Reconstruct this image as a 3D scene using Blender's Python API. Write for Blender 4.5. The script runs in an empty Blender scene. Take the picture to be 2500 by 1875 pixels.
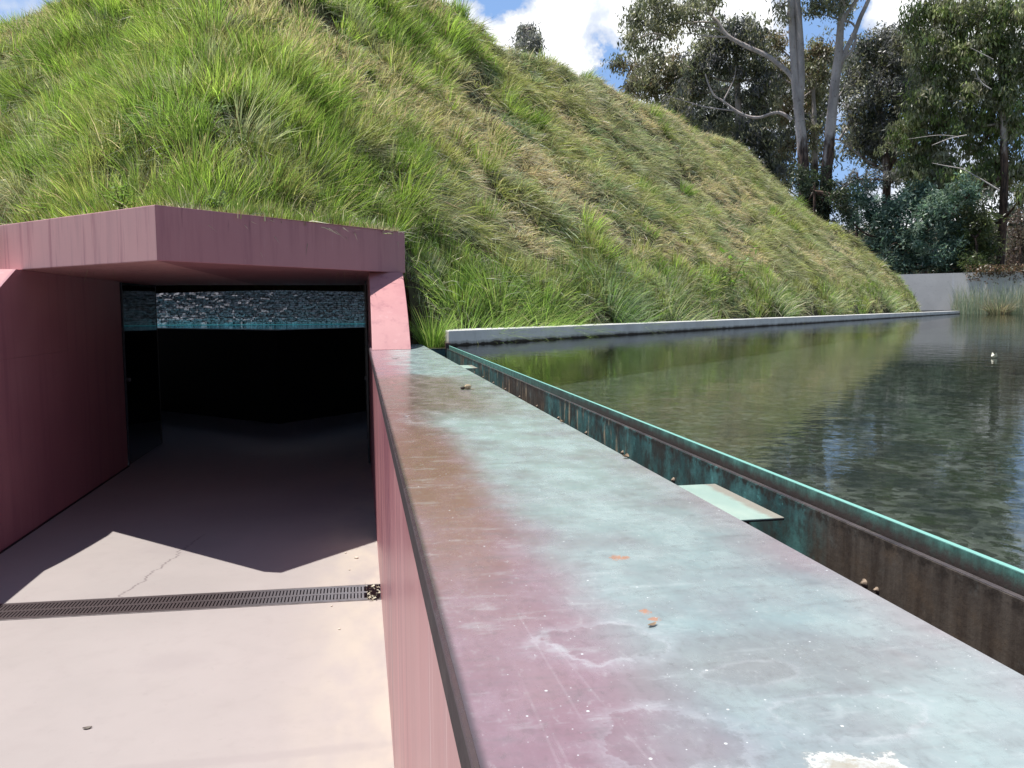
import bpy, math, random
import numpy as np
from mathutils import Vector, Matrix
R = math.radians
rng = np.random.default_rng(7)
random.seed(7)
SC = bpy.context.scene
COL = SC.collection

# ------------------------------------------------------------------ camera
YAW, PITCH, ROLL, FPX = R(10.4065), R(-5.1645), R(-0.3352), 2014.7
fw = Vector((math.sin(YAW)*math.cos(PITCH), math.cos(YAW)*math.cos(PITCH), math.sin(PITCH)))
rt0 = Vector((math.cos(YAW), -math.sin(YAW), 0)); up0 = rt0.cross(fw)
rt = rt0*math.cos(ROLL) + up0*math.sin(ROLL); up = -rt0*math.sin(ROLL) + up0*math.cos(ROLL)
cd = bpy.data.cameras.new('camera'); cam = bpy.data.objects.new('camera', cd); COL.objects.link(cam)
cam.matrix_world = Matrix(((rt.x, up.x, -fw.x, 0), (rt.y, up.y, -fw.y, 0), (rt.z, up.z, -fw.z, 0), (0, 0, 0, 1)))
cd.sensor_width = 36; cd.lens = 36*FPX/2500; cd.clip_start = .02; cd.clip_end = 3000
SC.camera = cam

# ------------------------------------------------------------------ light
SUN_TRAVEL = Vector((.31, -.118, -1.0)).normalized()
SUN_EL = math.asin(-SUN_TRAVEL.z); SUN_AZ = math.atan2(-SUN_TRAVEL.x, -SUN_TRAVEL.y)
sd = bpy.data.lights.new('sun', 'SUN'); sd.energy = 4.6; sd.angle = R(.5); sd.color = (1, .955, .90)
so = bpy.data.objects.new('sun', sd); COL.objects.link(so)
so.rotation_euler = SUN_TRAVEL.to_track_quat('-Z', 'Y').to_euler()
SC.view_settings.view_transform = 'Standard'; SC.view_settings.look = 'None'
SC.view_settings.exposure = 0.34; SC.view_settings.gamma = 1
SC.cycles.use_denoising = True
SC.cycles.max_bounces = 8; SC.cycles.transparent_max_bounces = 12; SC.cycles.diffuse_bounces = 4
SC.cycles.sample_clamp_indirect = 6


# ------------------------------------------------------------------ node helper
class G:
    def __init__(s, name, world=False):
        if world:
            s.m = bpy.data.worlds.new(name)
        else:
            s.m = bpy.data.materials.new(name)
        s.m.use_nodes = True; s.t = s.m.node_tree; s.t.nodes.clear()
        s._p = None

    def n(s, typ, **kw):
        nd = s.t.nodes.new(typ)
        for k, v in kw.items():
            if k.startswith('i_'):
                s.set(nd.inputs[k[2:]], v)
            else:
                setattr(nd, k, v)
        return nd

    def set(s, inp, v):
        if hasattr(v, 'is_output') or isinstance(v, bpy.types.NodeSocket):
            s.t.links.new(v, inp)
        else:
            if isinstance(v, (tuple, list)) and len(v) == 3 and inp.type == 'RGBA': v = (*v, 1)
            inp.default_value = v

    def pos(s):
        if s._p is None: s._p = s.n('ShaderNodeNewGeometry').outputs['Position']
        return s._p

    def xyz(s, v=None):
        nd = s.n('ShaderNodeSeparateXYZ'); s.set(nd.inputs[0], v if v is not None else s.pos()); return nd.outputs

    def scale(s, v, k):
        nd = s.n('ShaderNodeVectorMath', operation='MULTIPLY'); s.set(nd.inputs[0], v); s.set(nd.inputs[1], k); return nd.outputs[0]

    def noise(s, sc=5, det=4, rough=.55, k=(1, 1, 1), off=(0, 0, 0), dist=0, col=False, vec=None):
        v = vec if vec is not None else s.pos()
        mp = s.n('ShaderNodeMapping'); s.set(mp.inputs[0], v); mp.inputs['Scale'].default_value = k; mp.inputs['Location'].default_value = off
        nd = s.n('ShaderNodeTexNoise'); s.set(nd.inputs['Vector'], mp.outputs[0])
        nd.inputs['Scale'].default_value = sc; nd.inputs['Detail'].default_value = det
        nd.inputs['Roughness'].default_value = rough; nd.inputs['Distortion'].default_value = dist
        return nd.outputs['Color' if col else 'Fac']

    def voro(s, sc=5, k=(1, 1, 1), feature='F1', out='Distance', rnd=1):
        mp = s.n('ShaderNodeMapping'); s.set(mp.inputs[0], s.pos()); mp.inputs['Scale'].default_value = k
        nd = s.n('ShaderNodeTexVoronoi', feature=feature); s.set(nd.inputs['Vector'], mp.outputs[0])
        nd.inputs['Scale'].default_value = sc; nd.inputs['Randomness'].default_value = rnd
        return nd.outputs[out]

    def math(s, op, a, b=0, c=0, clamp=False):
        nd = s.n('ShaderNodeMath', operation=op); nd.use_clamp = clamp
        s.set(nd.inputs[0], a); s.set(nd.inputs[1], b); s.set(nd.inputs[2], c); return nd.outputs[0]

    def mr(s, v, a, b, c=0, d=1, smooth=True):
        nd = s.n('ShaderNodeMapRange'); nd.interpolation_type = 'SMOOTHSTEP' if smooth else 'LINEAR'
        for i, q in enumerate((v, a, b, c, d)): s.set(nd.inputs[i], q)
        return nd.outputs[0]

    def mix(s, f, a, b, bt='MIX'):
        nd = s.n('ShaderNodeMix', data_type='RGBA', blend_type=bt)
        s.set(nd.inputs['Factor'], f); s.set(nd.inputs[6], a); s.set(nd.inputs[7], b); return nd.outputs[2]

    def mul(s, a, b): return s.math('MULTIPLY', a, b)

    def blob(s, cx, cy, rx, ry, soft=.35, warp=None, wa=.25, axes=(0, 1)):
        """1 inside an ellipse on the surface (world metres), 0 outside, ragged edge"""
        o = s.xyz()
        dx = s.math('DIVIDE', s.math('SUBTRACT', o[axes[0]], cx), rx)
        dy = s.math('DIVIDE', s.math('SUBTRACT', o[axes[1]], cy), ry)
        d = s.math('SQRT', s.math('ADD', s.mul(dx, dx), s.mul(dy, dy)))
        if warp is not None: d = s.math('ADD', d, s.math('MULTIPLY', s.math('SUBTRACT', warp, .5), wa*4))
        s.last = d
        return s.mr(d, 1+soft, 1-soft, 0, 1)

    def ring(s, d, w=.06):
        return s.mr(s.math('ABSOLUTE', s.math('SUBTRACT', d, 1)), w, w*.25, 0, 1)

    def bump(s, h, strength=.3, dist=.01, nrm=None):
        nd = s.n('ShaderNodeBump'); s.set(nd.inputs['Height'], h); nd.inputs['Strength'].default_value = strength
        nd.inputs['Distance'].default_value = dist
        if nrm is not None: s.set(nd.inputs['Normal'], nrm)
        return nd.outputs[0]

    def pbr(s, col, rough=.8, spec=.5, metal=0, nrm=None, **kw):
        nd = s.n('ShaderNodeBsdfPrincipled')
        s.set(nd.inputs['Base Color'], col); s.set(nd.inputs['Roughness'], rough)
        s.set(nd.inputs['Specular IOR Level'], spec); s.set(nd.inputs['Metallic'], metal)
        if nrm is not None: s.set(nd.inputs['Normal'], nrm)
        for k, v in kw.items(): s.set(nd.inputs[k], v)
        s.out(nd.outputs[0]); return nd

    def out(s, sh, vol=False):
        o = s.n('ShaderNodeOutputMaterial' if not isinstance(s.m, bpy.types.World) else 'ShaderNodeOutputWorld')
        s.set(o.inputs['Surface'], sh)


# ------------------------------------------------------------------ sky
def sky():
    g = G('World', world=True); SC.world = g.m
    st = g.n('ShaderNodeTexSky', sky_type='NISHITA'); st.sun_disc = False
    st.sun_elevation = SUN_EL; st.sun_rotation = SUN_AZ
    st.air_density = 1.0; st.dust_density = .3; st.ozone_density = 2.0
    tc = g.n('ShaderNodeTexCoord').outputs['Generated']
    nm = g.n('ShaderNodeVectorMath', operation='NORMALIZE'); g.set(nm.inputs[0], tc); d = nm.outputs[0]
    warp = g.noise(5.5, 6, .6, vec=d, off=(3.1, .4, 0))
    fine = g.noise(16, 6, .62, vec=d, off=(1.1, 2.4, 0))
    base = g.noise(2.6, 5, .55, vec=d, off=(.75, 1.9, .3), k=(1, 1, 1.7))
    cover = g.math('ADD', g.math('MULTIPLY', base, 1.0), g.math('ADD', g.math('MULTIPLY', warp, .42), g.math('MULTIPLY', fine, .26)))
    # the patches of open blue and the white heaps the sky has, each at its own compass direction
    wc = g.n('ShaderNodeVectorMath', operation='SUBTRACT'); g.set(wc.inputs[0], g.noise(14, 5, .6, vec=d, off=(7, 3, 1), col=True)); wc.inputs[1].default_value = (.5, .5, .5)
    wd = g.n('ShaderNodeVectorMath', operation='ADD'); g.set(wd.inputs[0], d); g.set(wd.inputs[1], g.scale(wc.outputs[0], (.11, .11, .11))); dw = wd.outputs[0]
    def patch(az, el, w, amt, cover, sq=1.0):
        c = (math.sin(R(az))*math.cos(R(el)), math.cos(R(az))*math.cos(R(el)), math.sin(R(el)))
        df = g.n('ShaderNodeVectorMath', operation='SUBTRACT'); g.set(df.inputs[0], dw); df.inputs[1].default_value = c
        sc = g.scale(df.outputs[0], (1, 1, sq))
        ln = g.n('ShaderNodeVectorMath', operation='LENGTH'); g.set(ln.inputs[0], sc)
        f = g.mr(ln.outputs['Value'], w, 0, 0, amt)
        return g.math('ADD', cover, f)
    for az, el, w, amt, sq in PATCHES: cover = patch(az, el, w, amt, cover, sq)
    hz = g.xyz(d)[2]; fy = g.xyz(d)[1]
    near = g.mul(g.mr(hz, .75, .35), g.mr(fy, -.2, .4))       # deeper blue overhead and behind, cloud banks low in the north
    cover = g.math('SUBTRACT', cover, g.mul(g.math('SUBTRACT', 1, near), .22))
    f = g.mr(cover, .70, .83, 0, 1)
    thick = g.mr(cover, .80, 1.02, 0, 1)
    cc = g.mix(thick, (7.6, 8.4, 10.0), (14.5, 14.7, 15.0))
    skyc = g.mix(g.mul(near, .6), st.outputs[0], (3.8, 6.6, 12.2))
    c = g.mix(f, skyc, cc)
    bg = g.n('ShaderNodeBackground'); g.set(bg.inputs[0], c); bg.inputs[1].default_value = .075
    g.out(bg.outputs[0])


PATCHES = [(9.5, 20.3, .075, -.42, 1.6), (4, 20, .05, .12, 1), (13.5, 16.5, .075, .42, 1.0), (20.5, 17.5, .07, .42, 1), (16.9, 16.2, .036, -.30, .55),
           (17.3, 14.6, .03, -.2, .5), (31, 17.6, .055, -.5, 1), (25.5, 18, .06, .4, 1), (38, 17, .12, .5, 1),
           (-20.3, 20.3, .05, -.4, 1), (32, 9.3, .09, -.5, 1.6), (38, 4, .12, .3, 1)]
sky()


# ------------------------------------------------------------------ mesh helpers
def tag(o, label=None, cat=None, group=None, kind=None):
    if label: o['label'] = label
    if cat: o['category'] = cat
    if group: o['group'] = group
    if kind: o['kind'] = kind
    return o


def thing(name, loc, label, cat, group=None):
    o = bpy.data.objects.new(name, None); COL.objects.link(o); o.location = loc; o.empty_display_size = .1
    return tag(o, label, cat, group)


def link(name, me, mat, parent=None, origin=(0, 0, 0)):
    """mesh given in world coordinates; the object's origin goes to `origin` (or its parent's place)"""
    o = bpy.data.objects.new(name, me); COL.objects.link(o)
    if parent is not None:
        w = Vector((0, 0, 0)); q = parent
        while q is not None: w += q.location; q = q.parent
        me.transform(Matrix.Translation(-w)); o.parent = parent
    elif tuple(origin) != (0, 0, 0):
        me.transform(Matrix.Translation(-Vector(origin))); o.location = origin
    for m in (mat if isinstance(mat, (list, tuple)) else [mat]):
        me.materials.append(m)
    return o


class MB:
    def __init__(s): s.v = []; s.f = []

    def add(s, v, f):
        b = len(s.v); s.v += [tuple(p) for p in v]; s.f += [tuple(i+b for i in q) for q in f]; return s

    def box(s, x0, x1, y0, y1, z0, z1):
        return s.prism([(x0, y0), (x1, y0), (x1, y1), (x0, y1)], z0, z1)

    def prism(s, pts, z0, z1):
        a = sum(pts[i][0]*pts[(i+1) % len(pts)][1]-pts[(i+1) % len(pts)][0]*pts[i][1] for i in range(len(pts)))
        if a < 0: pts = pts[::-1]
        n = len(pts)
        v = [(x, y, z0) for x, y in pts]+[(x, y, z1) for x, y in pts]
        f = [tuple(range(n-1, -1, -1)), tuple(range(n, 2*n))]+[(i, (i+1) % n, n+(i+1) % n, n+i) for i in range(n)]
        return s.add(v, f)

    def extrude_x(s, prof, x0, x1):
        """profile in (y,z)"""
        a = sum(prof[i][0]*prof[(i+1) % len(prof)][1]-prof[(i+1) % len(prof)][0]*prof[i][1] for i in range(len(prof)))
        if a < 0: prof = prof[::-1]
        n = len(prof)
        v = [(x0, y, z) for y, z in prof]+[(x1, y, z) for y, z in prof]
        f = [tuple(range(n-1, -1, -1)), tuple(range(n, 2*n))]+[(i, (i+1) % n, n+(i+1) % n, n+i) for i in range(n)]
        return s.add(v, f)

    def me(s, name, smooth=False, bevel=0):
        me = bpy.data.meshes.new(name); me.from_pydata(s.v, [], s.f); me.update()
        if bevel:
            import bmesh
            bm = bmesh.new(); bm.from_mesh(me)
            bmesh.ops.bevel(bm, geom=list(bm.edges), offset=bevel, segments=2, affect='EDGES', profile=.6, clamp_overlap=True)
            bm.to_mesh(me); bm.free()
        if smooth:
            for p in me.polygons: p.use_smooth = True
        return me


def np_mesh(name, V, F, cols=None, smooth=False):
    """V (n,3); F list of (m,k) int arrays; cols (n,3) per vertex"""
    me = bpy.data.meshes.new(name)
    me.vertices.add(len(V)); me.vertices.foreach_set('co', np.ascontiguousarray(V, np.float32).ravel())
    F = [f for f in F if len(f)]
    tot = np.concatenate([np.full(len(f), f.shape[1], np.int32) for f in F])
    idx = np.concatenate([f.ravel() for f in F]).astype(np.int32)
    me.loops.add(len(idx)); me.loops.foreach_set('vertex_index', idx)
    me.polygons.add(len(tot)); st = np.concatenate([[0], np.cumsum(tot)[:-1]]).astype(np.int32)
    me.polygons.foreach_set('loop_start', st)
    me.polygons.foreach_set('loop_total', tot)
    if smooth: me.polygons.foreach_set('use_smooth', np.ones(len(tot), bool))
    if cols is not None:
        a = me.color_attributes.new('Col', 'FLOAT_COLOR', 'POINT')
        c = np.ones((len(V), 4), np.float32); c[:, :3] = cols; a.data.foreach_set('color', c.ravel())
    me.update(calc_edges=True); me.validate()
    return me


def tubes(paths, nseg=9, wob=0):
    V = []; F = []; b = 0
    for pts, rad in paths:
        pts = np.array(pts, float); rad = np.array(rad, float)
        # resample with catmull-rom
        P = []; Q = []
        n = len(pts)
        for i in range(n-1):
            p0, p1, p2, p3 = pts[max(i-1, 0)], pts[i], pts[i+1], pts[min(i+2, n-1)]
            for t in (0, .25, .5, .75):
                P.append(.5*((2*p1)+(-p0+p2)*t+(2*p0-5*p1+4*p2-p3)*t*t+(-p0+3*p1-3*p2+p3)*t**3)); Q.append(rad[i]*(1-t)+rad[i+1]*t)
        P.append(pts[-1]); Q.append(rad[-1]); P = np.array(P); Q = np.array(Q)
        T = np.gradient(P, axis=0); T /= np.linalg.norm(T, axis=1)[:, None]+1e-9
        ref = np.array([.31, .95, .05]); U = np.cross(T, ref); U /= np.linalg.norm(U, axis=1)[:, None]+1e-9
        W = np.cross(T, U); a = np.linspace(0, 2*np.pi, nseg, endpoint=False)
        rr = Q[:, None]*(1+wob*np.sin(3*a[None]+P[:, 2:3]*3)*.5+wob*rng.normal(size=(len(Q), nseg))*.4)
        ring = P[:, None]+rr[..., None]*(np.cos(a)[None, :, None]*U[:, None]+np.sin(a)[None, :, None]*W[:, None])
        V.append(ring.reshape(-1, 3)); m = len(P)
        i, j = np.meshgrid(np.arange(m-1), np.arange(nseg), indexing='ij')
        f = np.stack([i*nseg+j, i*nseg+(j+1) % nseg, (i+1)*nseg+(j+1) % nseg, (i+1)*nseg+j], -1).reshape(-1, 4)+b
        F.append(f); b += m*nseg
    return np.concatenate(V), [np.concatenate(F)]


def px(x, y, dist):
    """world point seen by this camera at photo pixel x, y and horizontal distance dist: measured positions of far things"""
    d = fw + rt*((x-1250)/FPX) - up*((y-937.5)/FPX)
    return np.array(d*(dist/math.hypot(d.x, d.y)))


S2 = math.sqrt(.5)
XW, XL = .0877, -2.4734           # ramp wall faces
XCL, XCR, ZC = .1197-.055, .5052, -.288   # copper capping
AX = -1.2                          # axis of the entrance
FY, ZB, ZT, LR = 5.54, .317, .664, 2.31   # front corner, underside and top of the roof slab
ZF = -1.65                         # ramp floor
YC = 25.8                          # centre of the mound
XR, ZR, YK, HK, LK = .7035, -.287, 6.657, .117, 33.8
ZWAT = -.292


# ------------------------------------------------------------------ materials
def m_pink(streak=1.0, wall=False, slab=False, shade=False):
    g = G('pink_render'); o = g.xyz()
    big = g.noise(1.6, 5, .6); st = g.noise(9, 5, .65, k=(1, 1, .07)); fine = g.noise(60, 4, .6)
    c = g.mix(g.mr(big, .3, .7), (.52, .23, .24), (.60, .295, .295))
    c = g.mix(g.mul(g.mr(st, .50, .72), .55*streak), c, (.33, .12, .15))
    c = g.mix(g.mul(g.mr(st, .42, .28), .35*streak), c, (.74, .46, .46))
    c = g.mix(g.mul(g.mr(fine, .55, .8), .18), c, (.40, .18, .19))
    if wall:
        s2 = g.noise(30, 4, .6, k=(0, 1, .012)); dk = g.mr(o[1], 1.3, 2.9)
        c = g.mix(g.mul(g.mul(g.mr(s2, .46, .60), dk), .92), c, (.17, .045, .09))
        c = g.mix(g.mul(g.mr(g.noise(3.2, 4, .6, k=(0, 1, .08), off=(0, 5, 0)), .50, .64), .42), c, (.40, .15, .17))
        c = g.mix(g.mul(g.mr(g.noise(45, 2, .5, k=(0, 1, .02), off=(0, 3, 0)), .70, .735), .8), c, (.9, .75, .72))
        c = g.mix(g.mul(g.mr(g.noise(7, 3, .5, k=(0, 1, .05), off=(0, 8, 0)), .45, .75), .4), c, (.48, .2, .2))
    else:
        dk = g.mul(g.mr(o[2], ZB-.02, ZT), g.mr(g.noise(16, 4, .65, k=(1, 1, .05), off=(4, 1, 0)), .45, .7))
        c = g.mix(g.mul(dk, .55), c, (.28, .10, .12))
        sp = g.mul(g.mr(g.noise(24, 2, .5, k=(1, 1, .12), off=(2, 7, 0)), .66, .72), g.mr(o[2], .5, .66))
        c = g.mix(g.mul(sp, .8), c, (.12, .04, .05))
    if shade: c = g.mix(g.mul(g.mr(o[0], XL-.03, XL-.01), .52) if shade == 'face' else .52, c, (.25, .10, .15))  # darker maroon copy for walls in shade: the shade is in the colour
    if slab:      # sunlit left and shaded right face painted into the colour, plus weather streaks
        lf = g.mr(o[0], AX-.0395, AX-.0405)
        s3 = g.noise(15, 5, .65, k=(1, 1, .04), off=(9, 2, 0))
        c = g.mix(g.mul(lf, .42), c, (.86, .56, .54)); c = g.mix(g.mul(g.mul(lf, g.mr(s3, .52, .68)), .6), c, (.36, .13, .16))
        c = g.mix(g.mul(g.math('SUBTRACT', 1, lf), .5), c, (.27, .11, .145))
    b = g.bump(g.math('ADD', fine, g.math('MULTIPLY', st, .5)), .12, .004)
    g.pbr(c, g.mr(big, .2, .8, .28 if wall else .42, .45 if wall else .6), .5, nrm=b)
    return g.m


def m_floor():
    g = G('floor_concrete'); o = g.xyz()
    a = g.noise(.9, 5, .6); f = g.noise(9, 6, .6); ff = g.noise(160, 3, .6)
    c = g.mix(g.mr(a, .3, .7), (.39, .355, .34), (.43, .39, .375))
    c = g.mix(g.mul(g.mr(f, .5, .75), .30), c, (.36, .32, .31)); c = g.mix(g.mul(g.mr(g.noise(2.2, 6, .7, off=(4, 1, 0)), .52, .72), .30), c, (.36, .32, .31)); c = g.mix(g.mul(g.mr(g.noise(26, 4, .7, off=(1, 7, 0)), .62, .74), .3), c, (.30, .27, .26))
    c = g.mix(g.mul(g.mr(ff, .6, .8), .10), c, (.33, .29, .28))
    # yellowish damp dust along the right wall
    c = g.mix(g.mul(g.mr(o[0], -.5, .09), g.mr(g.noise(3, 4, .6, k=(1, .5, 1)), .3, .7, 0, .7)), c, (.58, .52, .42))
    # grey smears
    for cx, cy, rx, ry, k in ((-1.2, 2.9, .7, .035, .45), (-.9, 4.0, .15, .1, .25), (-1.2, 6.0, .3, .2, .35), (-.5, 3.05, .6, .03, .3), (-.9, 7.0, .6, .35, .4), (-.3, 7.6, .3, .7, .35), (-1.3, 8.2, .5, .5, .4)):
        c = g.mix(g.mul(g.blob(cx, cy, rx, ry, .6, f, .5), k), c, (.33, .29, .29))
    # crack
    w = g.noise(6, 5, .7, k=(0, 1, 0)); w2 = g.noise(40, 3, .6, k=(0, 1, 0))
    xx = g.math('ADD', g.math('MULTIPLY', g.math('SUBTRACT', w, .5), .22), g.math('MULTIPLY', g.math('SUBTRACT', w2, .5), .03))
    xx = g.math('ADD', xx, g.math('MULTIPLY', g.math('SUBTRACT', o[1], 5.4), .17))
    dx = g.math('ABSOLUTE', g.math('SUBTRACT', o[0], g.math('ADD', xx, -1.33)))
    cr = g.mul(g.mr(dx, .009, .003), g.mul(g.mr(o[1], 4.93, 5.0), g.mr(o[1], 6.4, 6.2)))
    c = g.mix(g.mul(cr, .8), c, (.20, .17, .17))
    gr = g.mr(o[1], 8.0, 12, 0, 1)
    c = g.mix(g.mul(gr, .7), c, (.42, .45, .58))  # dim bluish light of the inner passage painted into the floor colour
    g.pbr(c, .48, .4, nrm=g.bump(g.math('ADD', ff, f), .06, .002)); return g.m


def m_copper():
    g = G('patinated_copper'); o = g.xyz()
    w = g.noise(7, 6, .62, k=(1, .8, 1)); w2 = g.noise(22, 6, .65, k=(1, .55, 1)); f = g.noise(120, 4, .65, k=(1, .6, 1))
    wl = g.noise(3.0, 4, .6)
    blue = g.mix(g.mr(w2, .3, .7), (.315, .42, .425), (.395, .49, .48))
    blue = g.mix(g.mul(g.mr(o[1], .9, 2.1), .6), blue, (.46, .62, .60))
    c = g.mix(g.mr(w, .25, .65), (.28, .30, .315), blue)
    xs = g.math('ADD', o[0], g.math('MULTIPLY', g.math('SUBTRACT', wl, .5), .22))
    # mauve and rust-red copper showing along the left edge, and mauve at the right edge
    c = g.mix(g.mul(g.mr(xs, .25, .13), .9), c, g.mix(g.mr(w2, .35, .7), (.29, .155, .185), (.35, .22, .265)))
    c = g.mix(g.mul(g.blob(.12, 1.35, .05, .55, .7, w, .4), .9), c, (.31, .19, .17))
    c = g.mix(g.mul(g.mr(xs, .44, .55), g.mr(o[1], 2.2, .9, 0, .7)), c, (.38, .29, .31))
    # browner band across, pale blue beyond it
    band = g.mul(g.mr(o[1], 2.0, 2.5), g.mr(g.math('ADD', o[1], g.math('MULTIPLY', w, .6)), 4.1, 3.75))
    c = g.mix(g.mul(band, g.mr(o[0], .50, .30, .25, .9)), c, g.mix(g.mr(w2, .3, .7), (.19, .13, .105), (.28, .21, .19)))
    c = g.mix(g.mul(g.blob(.10, 1.7, .09, .6, .7, w, .4), .8), c, (.24, .13, .10))
    c = g.mix(g.mul(g.blob(.32, .60, .11, .055, .6, w2, .5), .55), c, (.24, .21, .21))
    # water marks: dry outlines left by puddles
    for cx, cy, rx, ry, k in ((.205, .668, .052, .040, .4), (.196, .498, .042, .045, .38), (.335, .512, .05, .030, .3), (.30, .585, .035, .02, .18), (.17, 2.2, .06, .12, .3), (.22, 1.9, .05, .03, .3)):
        b = g.blob(cx, cy, rx, ry, .45, g.noise(17, 6, .7, off=(cx*31, cy*17, 0)), .5)
        d = g.last
        c = g.mix(g.mul(b, .16), c, (.24, .21, .22))
        c = g.mix(g.mul(g.mul(g.ring(d, .16), g.mr(w2, .40, .62)), k*.8), c, (.60, .60, .62))
        c = g.mix(g.mul(g.mul(g.mr(d, 1.6, 1.0), g.mr(d, .95, 1.02)), k*.45), c, (.60, .64, .68))
    # pale dried patch at the near edge
    b = g.blob(.303, .447, .024, .016, .5, g.noise(40, 6, .7), .9); d = g.last
    c = g.mix(g.mul(g.ring(d, .25), .8), c, (.92, .93, .9)); c = g.mix(g.mul(b, .8), c, g.mix(g.mr(g.noise(60, 6, .7), .42, .6), (.66, .67, .62), (.48, .42, .31)))
    # orange lichen / rust spots
    for cx, cy, rx, ry in ((.288, .90, .008, .008), (.297, .898, .005, .006), (.262, .73, .004, .006), (.264, .71, .005, .005)):
        c = g.mix(g.mul(g.blob(cx, cy, rx, ry, .3, g.noise(260, 3, .6), .9), .8), c, (.55, .24, .12))
    # white specks
    for sc, th, k in ((90, .10, 1), (210, .12, .8)):
        v = g.voro(sc, k=(1, 1, 0)); cl = g.voro(sc, k=(1, 1, 0), out='Color'); r = g.xyz(cl)[0]
        c = g.mix(g.mul(g.mul(g.mr(v, th*1.35, th*.8), g.mr(r, .89, .91)), k), c, (.82, .86, .86))
        c = g.mix(g.mul(g.mul(g.mr(v, th, th*.6), g.mr(r, .03, .02)), .5), c, (.08, .07, .07))
    # scuffs running along the edge
    for x0, y0, y1, sl in ((.152, .40, .78, -.03), (.128, .30, .56, -.02), (.118, .30, .62, .0), (.177, .47, .72, -.09)):
        xc = g.math('ADD', x0, g.math('MULTIPLY', g.math('SUBTRACT', o[1], y0), sl))
        m = g.mul(g.mr(g.math('ABSOLUTE', g.math('SUBTRACT', o[0], xc)), .0016, .0004), g.mul(g.mr(o[1], y1, y1-.06), g.mr(w2, .35, .55)))
        c = g.mix(g.mul(m, .13), c, (.60, .55, .57))
    hz = g.noise(26, 6, .7, k=(.45, 1.6, 1), off=(3, 1, 0)); md = g.noise(48, 6, .72, off=(5, 2, 0))
    c = g.mix(g.mul(g.mr(hz, .5, .72), .35), c, (.18, .17, .175)); c = g.mix(g.mul(g.mr(hz, .46, .3), .25), c, (.60, .66, .66))
    c = g.mix(g.mul(g.mr(md, .52, .75), .30), c, (.16, .14, .14)); c = g.mix(g.mul(g.mr(f, .5, .8), .30), c, (.13, .12, .12)); c = g.mix(g.mul(g.mr(f, .42, .25), .25), c, (.6, .63, .62))
    # the folded lip on the ramp side is dark bronze
    lip = g.mr(o[2], ZC-.004, ZC-.008)
    edge = g.mr(o[0], XCL+.012, XCL+.004)
    brz = g.mix(g.mr(g.noise(18, 5, .6, k=(1, .4, 1)), .5, .7), (.055, .045, .042), (.06, .10, .10))
    c = g.mix(lip, c, brz)
    c = g.mix(g.mul(edge, .85), c, (.06, .048, .052))
    rg = g.math('ADD', g.mr(w2, .3, .7, .15, .30), g.mul(g.mr(f, .4, .8), .1))
    c = g.mix(.12, c, (0, 0, 0))
    rg = g.math('ADD', rg, g.math('MULTIPLY', lip, .4))
    g.pbr(c, rg, g.mr(lip, 0, 1, .55, .2), nrm=g.bump(g.math('ADD', g.math('MULTIPLY', w, .6), g.math('MULTIPLY', f, .12)), .10, .006))
    return g.m


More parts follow.
